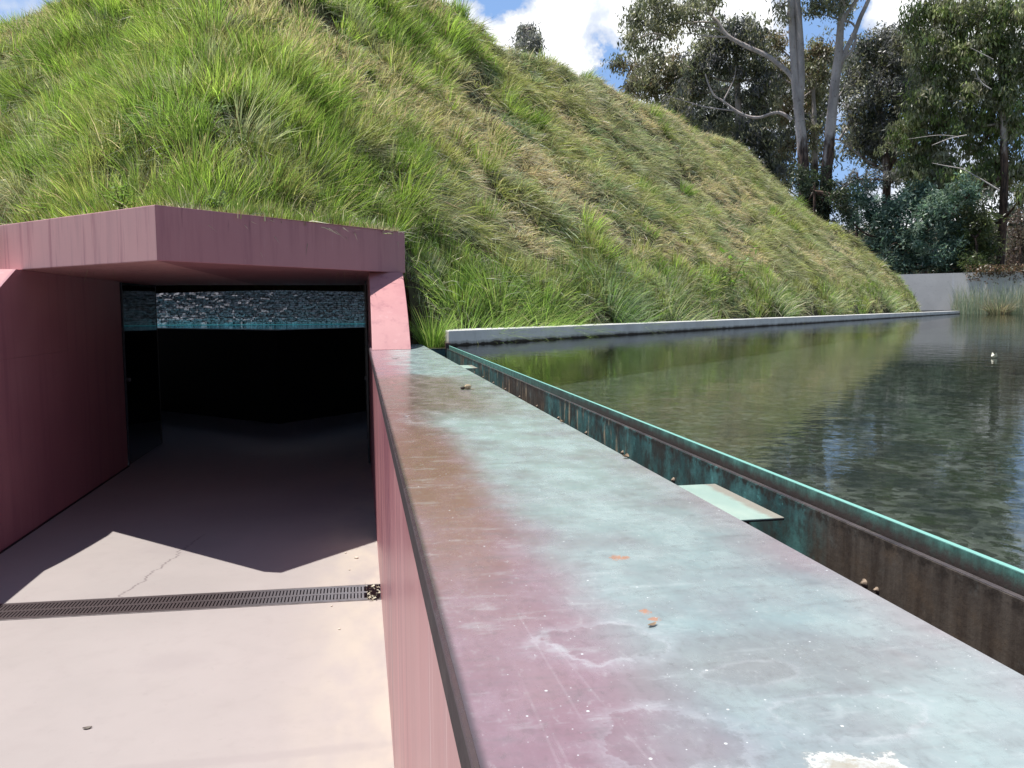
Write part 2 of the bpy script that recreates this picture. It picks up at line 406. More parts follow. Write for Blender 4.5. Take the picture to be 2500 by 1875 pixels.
def m_trough(kind='wall'):
    g = G('stained_copper_'+kind); o = g.xyz()
    st = g.noise(9, 6, .62, k=(0, 1, .28)); st2 = g.noise(30, 5, .65, k=(0, 1, .12)); n = g.noise(60, 5, .65); bl = g.noise(13, 6, .7, k=(0, 1, .8), off=(0, 2, 5)); big = g.noise(1.9, 3, .5, k=(0, 1, .4), off=(0, 4.3, 0))
    brown = g.mix(g.mr(st2, .3, .7), (.050, .038, .030), (.125, .105, .085))
    teal = g.mix(g.mr(st, .35, .7), (.035, .09, .09), (.10, .25, .24))
    if kind == 'wall':
        ty = g.math('ADD', g.mr(o[1], .82, 1.05), g.mul(g.mr(big, .3, .7), .9))
        near = g.mr(g.math('ADD', o[1], g.math('MULTIPLY', st, .35)), 1.26, 1.40)
        brb = g.mul(g.mr(o[1], 2.95, 3.1), g.mr(o[1], 4.0, 3.9))
        tf = g.mul(g.mul(near, g.mr(g.math('ADD', big, g.math('MULTIPLY', st, .5)),   .44, .66, .35, 1)), g.math('SUBTRACT', 1, g.mul(brb, .9)))
        brown = g.mix(g.mul(g.mr(bl, .5, .68), .8), brown, (.115, .085, .06)); brown = g.mix(g.mul(g.mr(bl, .46, .34), .7), brown, (.15, .155, .14))
        teal = g.mix(g.mr(bl, .42, .62), teal, (.045, .055, .05)); teal = g.mix(g.mul(g.mr(bl, .40, .30), .8), teal, (.16, .46, .44))
        c = g.mix(tf, brown, teal)
        # tan lime runs
        run = g.mul(g.mr(st2, .57, .62), g.mul(g.mr(o[1], 1.9, 2.3), g.mr(bl, .40, .5)))
        c = g.mix(g.mul(run, .8), c, (.50, .40, .26))
        blk = g.mul(g.mr(g.math('ADD', o[2], g.math('MULTIPLY', n, .03)), -.322+.008, -.298), g.mr(n, .35, .6))
        c = g.mix(g.mul(blk, .9), c, (.035, .028, .022))
        dr = g.mul(g.mr(st2, .66, .72), g.mr(st, .35, .6))
        c = g.mix(g.mul(dr, .6), c, (.03, .025, .018))
        c = g.mix(g.mul(g.mr(g.noise(20, 5, .6, k=(0, 1, .3), off=(0, 1, 0)), .62, .75), .35), c, (.20, .30, .26))
        r = .45
    elif kind == 'weir':
        zz = g.math('ADD', o[2], g.math('MULTIPLY', g.math('SUBTRACT', n, .5), .022))
        top = g.mr(zz, ZR-.020, ZR-.001)
        far = g.mr(o[1], 2.0, 4.5, 0, 1)
        top = g.mul(top, g.mr(g.noise(5, 5, .7, k=(0, 1, 1)), .35, .65, .25, 1))
        c = g.mix(g.math('MAXIMUM', top, far), (.055, .042, .036), g.mix(g.mr(st2, .35, .7), (.05, .16, .135), (.14, .36, .30)))
        c = g.mix(g.mul(g.mr(n, .5, .65), .5), c, (.05, .06, .05))
        c = g.mix(g.mr(o[2], ZR-.0015, ZR-.0005), c, (.23, .52, .45))
        r = .5
    else:
        c = g.mix(g.mr(st, .3, .7), (.065, .06, .072), (.14, .12, .12))
        c = g.mix(g.mul(g.mr(n, .5, .7), .6), c, (.05, .045, .035)); r = .2
    g.pbr(c, r, .5, nrm=g.bump(n, .3, .004)); return g.m


def m_plate():
    g = G('pale_verdigris_plate'); w = g.noise(14, 5, .6, k=(1, .6, 1)); f = g.noise(40, 4, .6)
    o = g.xyz()
    c = g.mix(g.mr(w, .3, .7), (.33, .45, .39), (.42, .53, .45))
    ed = g.mr(g.math('ADD', o[0], g.math('MULTIPLY', f, .02)), .598, .612)
    c = g.mix(g.mul(ed, .7), c, (.30, .22, .17))
    c = g.mix(g.mr(o[2], ZC-.0245, ZC-.026), c, (.05, .035, .03))
    g.pbr(c, .45, .4, nrm=g.bump(f, .1, .003)); return g.m


def m_concrete(name, base=(.40, .395, .385), wet=None, stain=1.0):
    g = G(name); o = g.xyz()
    a = g.noise(2, 5, .6); f = g.noise(40, 5, .6); v = g.noise(5, 5, .65, k=(1, 1, .15))
    c = g.mix(g.mr(a, .3, .7), tuple(b*.9 for b in base), tuple(b*1.12 for b in base))
    c = g.mix(g.mul(g.mr(f, .5, .8), .25), c, tuple(b*.65 for b in base))
    c = g.mix(g.mul(g.mr(v, .55, .75), .35*stain), c, tuple(b*.55 for b in base))
    if wet is not None:
        h = g.math('ADD', o[2], g.math('MULTIPLY', g.math('SUBTRACT', g.noise(9, 5, .7, k=(1, 1, .5)), .5), .05))
        c = g.mix(g.mul(g.mr(h, wet+.045, wet+.025), .55), c, (.14, .125, .10))
        c = g.mix(g.mr(h, wet+.022, wet+.012), c, (.045, .035, .028))
    g.pbr(c, .8, .3, nrm=g.bump(f, .25, .004)); return g.m


def m_plain(name, col, rough=.6, spec=.5, var=.3, sc=20, bump=.1, metal=0, k=(1, 1, 1)):
    g = G(name); n = g.noise(sc, 5, .6, k=k)
    c = g.mix(g.mr(n, .3, .7), tuple(c*(1-var) for c in col), tuple(min(1, c*(1+var)) for c in col))
    g.pbr(c, rough, spec, metal, nrm=g.bump(n, bump, .004)); return g.m


def m_leaf(name, rough=.45, trans=.35, spec=.4, attr=True):
    g = G(name)
    c = g.n('ShaderNodeVertexColor', layer_name='Col').outputs[0]
    p = g.n('ShaderNodeBsdfPrincipled'); g.set(p.inputs['Base Color'], c); p.inputs['Roughness'].default_value = rough
    p.inputs['Specular IOR Level'].default_value = spec
    t = g.n('ShaderNodeBsdfTranslucent'); g.set(t.inputs[0], g.mix(.5, c, g.mix(1, c, (1.0, 1.15, .5), 'MULTIPLY')))
    mx = g.n('ShaderNodeMixShader'); mx.inputs[0].default_value = trans
    g.set(mx.inputs[1], p.outputs[0]); g.set(mx.inputs[2], t.outputs[0]); g.out(mx.outputs[0]); return g.m


def m_bark():
    g = G('gum_bark'); o = g.xyz()
    n = g.noise(2.2, 5, .6, k=(1, 1, .35)); f = g.noise(12, 5, .65, k=(1, 1, .2)); ff = g.noise(6, 4, .6, k=(1, 1, 1.2))
    c = g.mix(g.mr(n, .3, .7), (.38, .335, .32), (.62, .55, .52))
    c = g.mix(g.mul(g.mr(f, .55, .7), .6), c, (.42, .27, .21))
    c = g.mix(g.mul(g.mr(ff, .58, .68), .5), c, (.16, .14, .14))
    h = g.math('ADD', o[2], g.math('MULTIPLY', g.math('SUBTRACT', n, .5), 6))
    rough = g.mix(g.mr(f, .35, .65), (.035, .026, .024), (.17, .11, .085))
    c = g.mix(g.mr(h, 9.0, 7.6), c, rough)
    g.pbr(c, .8, .25, nrm=g.bump(f, .4, .03)); return g.m


PINK = m_pink(); PINK_SHADE = m_pink(shade=True); PINKW = m_pink(.6, True); FLOOR = m_floor(); COPPER = m_copper()
KERB = m_concrete('kerb_concrete', (.66, .655, .64), wet=ZWAT)
BARK = m_bark(); DEAD = m_plain('dead_wood', (.50, .46, .44), .8, .2, .3, 8); LEAF = m_leaf('gum_leaves', .38, .45, .6); BLADE = m_leaf('grass_blades', .40, .52, .5)
BLACK = m_plain('black_plaster', (.012, .012, .015), .5, .3)


# ================================================================== large structure
# ---- ramp floor (a trench is left for the drain)
DY0, DY1, DSH = 4.655, 4.935, -.038
def floor():
    m = MB()
    x0, x1 = XL-.02, XW+.02
    m.add([(x0, -4, ZF), (x1, -4, ZF), (x1, DY0+DSH*x1, ZF), (x0, DY0+DSH*x0, ZF)], [(0, 1, 2, 3)])
    m.add([(x0, DY1+DSH*x0, ZF), (x1, DY1+DSH*x1, ZF), (x1, 11, ZF), (x0, 11, ZF)], [(0, 1, 2, 3)])
    m.add([(-16, 10.98, ZF-.004), (14, 10.98, ZF-.004), (14, 27, ZF-.004), (-16, 27, ZF-.004)], [(0, 1, 2, 3)])
    tag(link('ramp_floor', m.me('ramp_floor'), FLOOR), kind='structure', label='pale pinkish concrete floor of the sunken ramp')
floor()

# ---- ramp walls
def ramp_walls():
    t = thing('ramp_wall', (XW+.2, 2.5, ZF), 'polished pink wall under the wide patinated copper capping, right of the ramp', 'wall', 'walls of the sunken ramp')
    m = MB().box(XW, .50, -4, 8.2, ZF-.1, ZC-.045)
    link('wall', m.me('wall'), PINKW, t)
    # folded sheet: top and a turned-down lip on either side
    m = MB().extrude_x([(-4, ZC-.006), (-4, ZC), (8.15, ZC), (8.15, ZC-.006)], XCL+.004, XCR)
    prof = [(XCL+.0045, ZC-.001), (XCL, ZC-.006), (XCL, ZC-.040), (XCL+.004, ZC-.040), (XCL+.0045, ZC-.006)]
    n = len(prof); v = [(x, -4, z) for x, z in prof]+[(x, 8.15, z) for x, z in prof]
    m.add(v, [(i, (i+1) % n, n+(i+1) % n, n+i) for i in range(n)]+[tuple(range(n))[::-1], tuple(range(n, 2*n))])
    m.box(XCR-.006, XCR-.0005, -4, 8.15, ZC-.03, ZC-.0062)
    link('capping', m.me('capping'), COPPER, t)
    t2 = thing('ramp_wall', (XL-.2, 2.5, ZF), 'shaded mauve-pink wall on the far left side of the ramp', 'wall', 'walls of the sunken ramp')
    link('wall', MB().box(XL-.42, XL, -4, 7.672, ZF-.1, ZC-.045).me('wall'), PINK_SHADE, t2)
    link('base_joint', MB().box(XL+.0005, XL+.016, -4, 9.33, ZF-.01, ZF+.006).me('base_joint'), BLACK, t2)
    link('capping', MB().box(XL-.45, XL+.03, -4, 6.0, ZC-.045, ZC).me('capping'), COPPER, t2)
ramp_walls()

# ---- portal: V-fronted roof slab on two raked piers, passage behind
def portal():
    t = thing('entrance_portal', (AX, 6.2, ZF), 'pink concrete entrance with V-fronted roof slab cut into the grassy mound', 'entrance')
    cx = AX-.04
    xr, xl = cx+LR*S2*1.0, cx-LR*S2
    yr = FY+LR*S2
    sl = MB().prism([(cx, FY), (xr, yr), (xr, 10.7), (xl, 10.7), (xl, yr)], ZB, ZT)
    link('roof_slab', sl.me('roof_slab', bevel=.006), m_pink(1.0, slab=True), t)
    # right pier: raked front, foot on the capping
    def pier(x0, x1, yf, zf, name):
        # curved rake
        pr = []
        for i in range(13):
            u = i/12; z = zf+(ZB-.001-zf)*u
            y = yf+(ZB-zf)*1.62*(u-.10*math.sin(math.pi*u))
            pr.append((y, z))
        back = pr[-1][0]+1.0
        prof = pr+[(back, ZB-.001), (back, zf)]
        o = link(name, MB().extrude_x(prof, x0, x1).me(name, bevel=.003), PINK if x0 > 0 else m_pink(shade='face'), t); return o
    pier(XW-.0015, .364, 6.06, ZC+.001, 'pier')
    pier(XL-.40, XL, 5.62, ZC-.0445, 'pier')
    link('passage_wall', MB().box(XW-.001, .5, 8.15, 10.75, ZF-.05, ZB-.002).me('passage_wall'), PINK_SHADE, t)
    link('passage_wall', MB().box(XL-.45, XL, 7.6724, 9.33, ZF-.05, ZB-.002).me('passage_wall'), PINK_SHADE, t)
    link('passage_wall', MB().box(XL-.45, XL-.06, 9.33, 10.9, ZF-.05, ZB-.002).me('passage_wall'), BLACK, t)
portal()

# ---- glazed door leaves slid back against both sides of the passage
def doors():
    g = G('dark_glass'); g.pbr((.004, .006, .012), .03, .9, IOR=1.5); DG = g.m
    MET = m_plain('dark_steel', (.03, .035, .05), .35, .5)
    for s, x, lab in ((1, XL+.004, 'dark glass door leaf slid against the left passage wall'), (-1, XW-.02, 'narrow dark glass door leaf at the right passage wall')):
        t = thing('glass_door', (x, 10, ZF), lab, 'door', 'sliding glass doors of the passage')
        y0, y1 = (9.36, 10.85) if s > 0 else (8.9, 10.6)
        link('pane', MB().box(x-.006, x+.006, y0+.02, y1-.02, ZF+.012, ZB-.03).me('pane'), DG, t)
        m = MB().box(x-.009, x+.009, y0, y0+.02, ZF+.01, ZB-.01).box(x-.009, x+.009, y1-.02, y1, ZF+.01, ZB-.01)
        link('frame', m.me('frame'), MET, t)
        h = link('handle', MB().box(x+s*.0065, x+s*.03, y0+.1, y0+.115, -.75, -.71).me('handle', bevel=.002), MET, t)
doors()

# ---- inner court: black V wall, water, stone dome
def court():
    t = thing('court_wall', (AX, 12.45, ZF), 'black V-shaped wall holding back the water at the end of the passage', 'wall')
    L = 12.5; th = .35
    def wing(sx):
        a = (AX, 12.45); b = (AX+sx*L*S2, 12.45+L*S2); n = (-sx*S2, S2)
        return [a, b, (b[0]-sx*th*S2, b[1]+th*S2), (AX, 12.45+th/S2)]
    link('wing', MB().prism(wing(1), ZF-.1, -.282).me('wing'), BLACK, t)
    link('wing', MB().prism(wing(-1), ZF-.1, -.282).me('wing'), BLACK, t)
    t = thing('corridor', (AX, 13, ZF), 'black corridor walls and ceiling beyond the passage', 'corridor')
    m = MB()
    for sx in (1, -1):
        x0 = XW if sx > 0 else XL
        a = (x0+sx*.01, 10.95); b = (a[0]+sx*13*S2, a[1]+13*S2)
        m.prism([a, b, (b[0]+.3*sx*S2, b[1]-.3*S2), (a[0]+.3*sx*S2, a[1]-.3*S2)], ZF-.1, .55)
    link('outer_wall', m.me('outer_wall'), m_plain('corridor_wall', (.06, .06, .075), .7), t)
    m = MB()
    for sx in (1, -1):
        r0, r1 = 12.7, 17.6
        m.prism([(AX, YC-r0), (AX+sx*r0, YC), (AX+sx*r1, YC), (AX, YC-r1)], .42, .8)
    link('ceiling', m.me('ceiling'), m_plain('corridor_ceiling', (.30, .29, .32), .8), t)
    # court water and stone dome
    g = G('court_water')
    fr = g.n('ShaderNodeFresnel'); fr.inputs[0].default_value = 1.33
    gl = g.n('ShaderNodeBsdfGlossy'); gl.inputs['Roughness'].default_value = .01; gl.inputs[0].default_value = (.9, .95, 1, 1)
    nb = g.bump(g.noise(14, 3, .5, k=(1, 1, 1)), .05, .02); g.set(gl.inputs['Normal'], nb); g.set(fr.inputs['Normal'], nb)
    df = g.n('ShaderNodeBsdfDiffuse'); df.inputs[0].default_value = (.015, .07, .10, 1)
    mx = g.n('ShaderNodeMixShader'); g.set(mx.inputs[0], fr.outputs[0]); g.set(mx.inputs[1], df.outputs[0]); g.set(mx.inputs[2], gl.outputs[0]); g.out(mx.outputs[0])
    m = MB(); r = 13.3-th/S2
    m.add([(AX, YC-r, -.295), (AX+r, YC, -.295), (AX, YC+r, -.295), (AX-r, YC, -.295)], [(0, 1, 2, 3)])
    tag(link('court_water', m.me('court_water'), g.m), kind='structure')
    m = MB()
    R0 = 7.5; z = -.32; k = 0
    while z < 3.0:
        h = random.uniform(.022, .055) if z < 1.3 else .35
        a = math.pi*1.0 + random.uniform(0, .05)
        rad = R0-(z+.32)*.135
        while a < 2*math.pi+.05:
            w = random.uniform(.04, .20)/R0 if z < 1.3 else .3
            pr = random.uniform(0, .075)*(1 if z < 1.3 else 1.5)
            r1 = rad+pr; r2 = rad-.3
            a2 = a+w-.0012
            tl = random.uniform(-.014, .014); th_ = random.uniform(-.010, .010)
            c0, s0, c1, s1 = math.cos(a), math.sin(a), math.cos(a2), math.sin(a2)
            v = []
            for zz, rr in ((z+.003, r1), (z+h-.003, r1-h*.10+random.uniform(-.008, .005))):
                v += [(AX+c0*(rr+th_), YC+s0*(rr+th_), zz+tl), (AX+c1*(rr-th_), YC+s1*(rr-th_), zz-tl), (AX+c1*r2, YC+s1*r2, zz), (AX+c0*r2, YC+s0*r2, zz)]
            m.add(v, [(0, 3, 2, 1), (4, 5, 6, 7), (0, 1, 5, 4), (1, 2, 6, 5), (2, 3, 7, 6), (3, 0, 4, 7)])
            a += w
        z += h
    t = thing('stone_dome', (AX, YC, -.32), 'dry-stacked dark basalt wall rising from the turquoise court water', 'stone wall')
    link('stonework', m.me('stonework'), m_plain('basalt', (.30, .30, .35), .55, .5, .75, 22, 1.0), t)
    m = MB(); n = 96
    for i in range(n):
        a0, a1 = math.pi+math.pi*i/n, math.pi+math.pi*(i+1)/n
        q = lambda a, r: (AX+math.cos(a)*r, YC+math.sin(a)*r)
        m.prism([q(a0, 7.4), q(a1, 7.4), q(a1, 7.72), q(a0, 7.72)], -.33, -.286)
    link('waterline_ring', m.me('waterline_ring'), m_plain('lit_water_edge', (.06, .42, .50), .4, .5), t)  # added ring, its teal stands in for the lit line at the water's edge
    m = MB().prism([(AX+6.6*math.cos(i*.2618), YC+6.6*math.sin(i*.2618)) for i in range(24)], -.32, 3.0)
    link('core', m.me('core'), BLACK, t)
court()

# ---- the mound
_k = np.array([[0, .0, 0], [1, 0, 0]])
def vnoise(x, y, sc, seed):
    """smooth value noise, numpy"""
    r = np.random.default_rng(seed).random((64, 64)); x = x*sc+100; y = y*sc+100
    xi = np.floor(x).astype(int); yi = np.floor(y).astype(int); fx = x-xi; fy = y-yi
    fx = fx*fx*(3-2*fx); fy = fy*fy*(3-2*fy)
    g = lambda a, b: r[a % 64, b % 64]
    return (g(xi, yi)*(1-fx)+g(xi+1, yi)*fx)*(1-fy)+(g(xi, yi+1)*(1-fx)+g(xi+1, yi+1)*fx)*fy
EC = .12
def rdist(x, y):
    dx, dy = np.abs(x-AX), np.abs(y-YC)
    return np.sqrt(dx*dx+EC*EC)+np.sqrt(dy*dy+EC*EC)
ER = 2.0
PR = np.array([11.35, 12.0, 12.6, 14.2, 15.8, 17.4, 18.1, 18.36, 18.50])+ER
PZ = np.array([5.12, 4.98, 4.50, 3.12, 2.02, .92, .34, .02, -.34])
def mz(x, y, bumps=True):
    r = rdist(x, y); z = np.interp(r, PR, PZ)
    if bumps:
        k = np.clip((18.2+ER-r)/1.0, 0, 1)
        z = z+k*((vnoise(x, y, .62, 1)-.5)*.36+(vnoise(x, y, 1.7, 2)-.5)*.18)
    zone = (x > -3.0) & (x < .345) & (y < 9)
    return np.where(zone, .66+np.clip(18.2+ER-r, 0, 1.5)*(np.maximum(z, .66)-.66)/1.5*1.0, z)
def mound():
    nu, nr = 900, 110
    s = np.linspace(0, 4, nu, endpoint=False); cs = np.array([[0, -1], [1, 0], [0, 1], [-1, 0], [0, -1]], float)
    i = np.floor(s).astype(int); u = (s-i)[:, None]; dirs = cs[i]*(1-u)+cs[i+1]*u
    
    rs = np.linspace(11.35+ER, 18.50+ER, nr)
    sc = np.repeat(rs[None], nu, 0)
    for _ in range(6): sc = sc*rs[None]/rdist(AX+dirs[:, :1]*sc, YC+dirs[:, 1:]*sc)
    X = AX+dirs[:, :1]*sc; Y = YC+dirs[:, 1:]*sc; Z = mz(X, Y)
    # lip down into the court
    X = np.concatenate([X[:, :1], X], 1); Y = np.concatenate([Y[:, :1], Y], 1); Z = np.concatenate([np.full((nu, 1), .3), Z], 1)
    nr += 1
    V = np.stack([X, Y, Z], -1).reshape(-1, 3)
    a, b = np.meshgrid(np.arange(nu), np.arange(nr-1), indexing='ij'); a2 = (a+1) % nu
    F = np.stack([a*nr+b, a*nr+b+1, a2*nr+b+1, a2*nr+b], -1).reshape(-1, 4)
    c = V[F].mean(1); r = rdist(c[:, 0], c[:, 1])
    F = F[~((((r > 18.22+ER) & (c[:, 0] > -2.88) & (c[:, 0] < .37)) | ((r > 17.9+ER) & (c[:, 0] > .33) & (c[:, 0] < .46) & (np.ptp(V[F][:, :, 2], axis=1) > .16))) & (c[:, 1] < 12))]
    g = G('mound_soil'); n = g.noise(6, 5, .6)
    g.pbr(g.mix(g.mr(n, .35, .65), (.045, .035, .022), (.075, .08, .035)), .9, .1)
    tag(link('mound', np_mesh('mound', V, [F], smooth=True), g.m), kind='structure', label='steep square earth mound under long grass')
mound()

# ---- pool: kerb, weir and trough, bed, water
B = np.array([S2, S2]); P0 = np.array([XR, YK]); NIN = np.array([-S2, S2])   # NIN points into the mound
def pool():
    # kerb
    t = thing('concrete_kerb', (XR, YK, ZWAT), 'long low grey concrete kerb between the grassy mound and the pool', 'kerb')
    w = .39
    n = 24; m = MB()
    a = P0-B*.0; e = P0+B*(LK)
    m.prism([(XR, YK), tuple(e), tuple(e+NIN*w), (XR, YK+w/S2)], -.95, ZR+HK)
    link('kerb', m.me('kerb', bevel=.008), KERB, t)
    m = MB()
    # bed
    gb = G('pool_bed_gravel'); v = gb.voro(26, out='Color'); vx = gb.xyz(v)[0]; nn = gb.noise(1.6, 5, .6); n2 = gb.noise(9, 6, .7)
    c = gb.mix(gb.mr(vx, 0, 1), (.075, .075, .068), (.27, .27, .245)); c = gb.mix(gb.mr(n2, .4, .65), c, (.07, .085, .055)); c = gb.mix(gb.mul(gb.mr(nn, .5, .62), .7), c, (.055, .065, .068))
    gb.pbr(c, .9, .2, nrm=gb.bump(vx, .5, .02))
    far = P0+B*41; C_ = np.array([S2, -S2])
    poly = [(XR+.004, -25), (XR+.004, YK), tuple(P0+B*LK), tuple(far), tuple(far+C_*60), (60, -25)]
    zb = -.72
    m.add([(x, y, zb) for x, y in poly], [tuple(range(len(poly)))[::-1]])
    me = m.me('pool_bed'); 
    tag(link('pool_bed', me, gb.m), kind='structure')
    # water
    g = G('pool_water')
    o = g.xyz()
    h1 = g.noise(9, 3, .5, k=(1, .8, 1), dist=.3); h2 = g.noise(34, 3, .55, k=(1, 1, 1)); big = g.noise(.5, 2, .5)
    h = g.math('ADD', g.math('MULTIPLY', h1, 1.0), g.math('MULTIPLY', h2, .22))
    h = g.mul(h, g.mr(big, .35, .65, .45, 1))
    nb = g.bump(h, .042, .05)
    fr = g.n('ShaderNodeFresnel'); fr.inputs[0].default_value = 1.42; g.set(fr.inputs['Normal'], nb)
    gl = g.n('ShaderNodeBsdfGlossy'); gl.inputs['Roughness'].default_value = .015; g.set(gl.inputs['Normal'], nb)
    tr = g.n('ShaderNodeBsdfTransparent'); tr.inputs[0].default_value = (.64, .71, .70, 1)
    mx = g.n('ShaderNodeMixShader'); g.set(mx.inputs[0], fr.outputs[0]); g.set(mx.inputs[1], tr.outputs[0]); g.set(mx.inputs[2], gl.outputs[0]); g.out(mx.outputs[0])
    m = MB(); m.add([(x, y, ZWAT) for x, y in poly], [tuple(range(len(poly)))[::-1]])
    tag(link('pool_water', m.me('pool_water'), g.m), kind='structure', label='still pool reflecting the mound and gum trees')
    # weir and trough
    t = thing('copper_weir', (XR, 3, -.9), 'green-stained copper weir and trough wall along the edge of the pool', 'weir')
    link('weir_plate', MB().box(XR-.004, XR+.004, -4, YK-.06, -.32, ZR).me('weir_plate'), m_trough('weir'), t)
    link('gutter', MB().box(XR-.0175, XR-.008, -4, YK-.06, -.33, ZR-.0235).box(XR-.0205, XR-.0175, -4, YK-.06, -.33, ZR-.0215).me('gutter'), m_trough('gutter'), t)
    link('trough_wall', MB().box(XR-.0195, XR-.0035, -4, YK-.06, -1.2, -.3302).me('trough_wall'), m_trough('wall'), t)
    link('trough_face', MB().box(XR-.0225, XR-.0196, -4, YK-.06, -1.2, ZR-.0225).me('trough_face'), m_trough('wall'), t)
    br = m_plain('brown_bracket', (.09, .05, .045), .6)
    link('bracket', MB().box(XR-.03, XR+.008, YK-.058, YK-.004, -.345, ZR+.022).me('bracket', bevel=.003), br, t)
    link('end_plate', MB().box(XCR+.002, XR-.03, YK-.05, YK-.03, -1.2, ZC-.02).me('end_plate'), m_trough('wall'), t)
    PL = m_plate()
    for y0 in (4.37, 1.115):
        link('bridging_plate', MB().box(XCR-.03, .617, y0, y0+.245, ZC-.028, ZC-.0235).me('bridging_plate', bevel=.001), PL, t)
    gold = m_plain('bronze', (.30, .23, .17), .6, .4, .4, 160, .4, .2)
    for y in (1.008, .98, 1.36, 1.718, 2.08, 2.44, 2.80, 3.16, 3.52, 3.88, 4.24, 4.6, 4.96):
        cx, cz = XR-.0226, -.381
        k = .48 if y != .98 else .32
        V, F = [], []
        # washer ring + domed nut, axis along x
        ring = []; ns = 12
        for rr, xx in ((.013*k, 0), (.013*k, -.002), (.008*k, -.0025), (.0075*k, -.006), (.005*k, -.009), (.0001, -.0095)):
            for q in range(ns):
                a = 2*math.pi*q/ns; ring.append((cx+xx*.6, y+math.cos(a)*rr, cz+math.sin(a)*rr))
        fs = [(i*ns+q, i*ns+(q+1) % ns, (i+1)*ns+(q+1) % ns, (i+1)*ns+q) for i in range(5) for q in range(ns)]
        m = MB().add(ring, fs); link('bolt', m.me('bolt', smooth=True), gold, t)
    # trench bottom between the wall and the weir
    tag(link('trench_bottom', MB().box(.5, XR-.02, -4, YK-.05, -1.3, -1.15).me('trench_bottom'), BLACK), kind='structure')
pool()

def back_wall():
    a = np.array([25.523, 33.426]); b = np.array([27.953, 30.986]); d = (b-a)/np.linalg.norm(b-a); n = np.array([-d[1], d[0]])
    if n[1] < 0: n = -n
    p, q = a-d*22, a+d*70
    t = thing('retaining_wall', (a[0], a[1], ZWAT), 'grey concrete retaining wall at the far end of the pool', 'wall')
    m = MB().prism([tuple(p), tuple(q), tuple(q+n*.3), tuple(p+n*.3)], -.8, 1.5)
    g = G('retaining_concrete'); o = g.xyz(); aa = g.noise(.9, 5, .6); v = g.noise(1.6, 5, .7, k=(1, 1, .12)); f = g.noise(8, 5, .6)
    c = g.mix(g.mr(aa, .3, .7), (.58, .565, .55), (.68, .66, .64)); c = g.mix(g.mul(g.mr(v, .60, .68), .75), c, (.66, .66, .68)); c = g.mix(g.mul(g.mr(f, .55, .8), .3), c, (.24, .22, .23))
    c = g.mix(g.mr(o[2], -.12, -.2), c, (.04, .04, .035))
    g.pbr(c, .8, .3)
    link('wall', m.me('wall'), g.m, t)
    # upper ground beyond, one sheet to the horizon
    gg = G('ground'); n1 = gg.noise(.6, 5, .6); n2 = gg.noise(6, 5, .6)
    gg.pbr(gg.mix(gg.mr(gg.mul(n1, n2), .15, .35), (.10, .075, .045), (.07, .085, .035)), .9, .1)
    A, Bq = p-d*500+n*.28, q+d*900+n*.28
    m = MB(); m.add([(A[0], A[1], 1.43), (Bq[0], Bq[1], 1.43), (Bq[0]+n[0]*2500, Bq[1]+n[1]*2500, 1.43), (A[0]+n[0]*2500, A[1]+n[1]*2500, 1.43)], [(0, 1, 2, 3)])
    tag(link('ground', m.me('ground'), gg.m), kind='structure')
    # lawn level left of the ramp and round the mound
    m = MB(); m.add([(-400, -40, -.37), (XL-.42, -40, -.37), (XL-.42, 8.3, -.37), (-400, 8.3, -.37)], [(0, 1, 2, 3)])
    m.add([(-400, 8.3, -.37), (-3.2, 8.3, -.37), (-21.5, 25.5, -.37), (-1, 46, -.37), (-10, 60, -.37), (-400, 60, -.37)], [(0, 1, 2, 3, 4, 5)])
    # bare earth beside the right pier
    m.add([(.41, YK-.02, -.315), (XR-.004, YK-.02, -.315), (XR-.004, YK+.6, -.315), (XR+.3, YK+1.2, -.315), (.41, YK+2.4, -.315)], [(0, 1, 2, 3, 4)])
    tag(link('lower_ground', m.me('lower_ground'), gg.m), kind='structure')
back_wall()

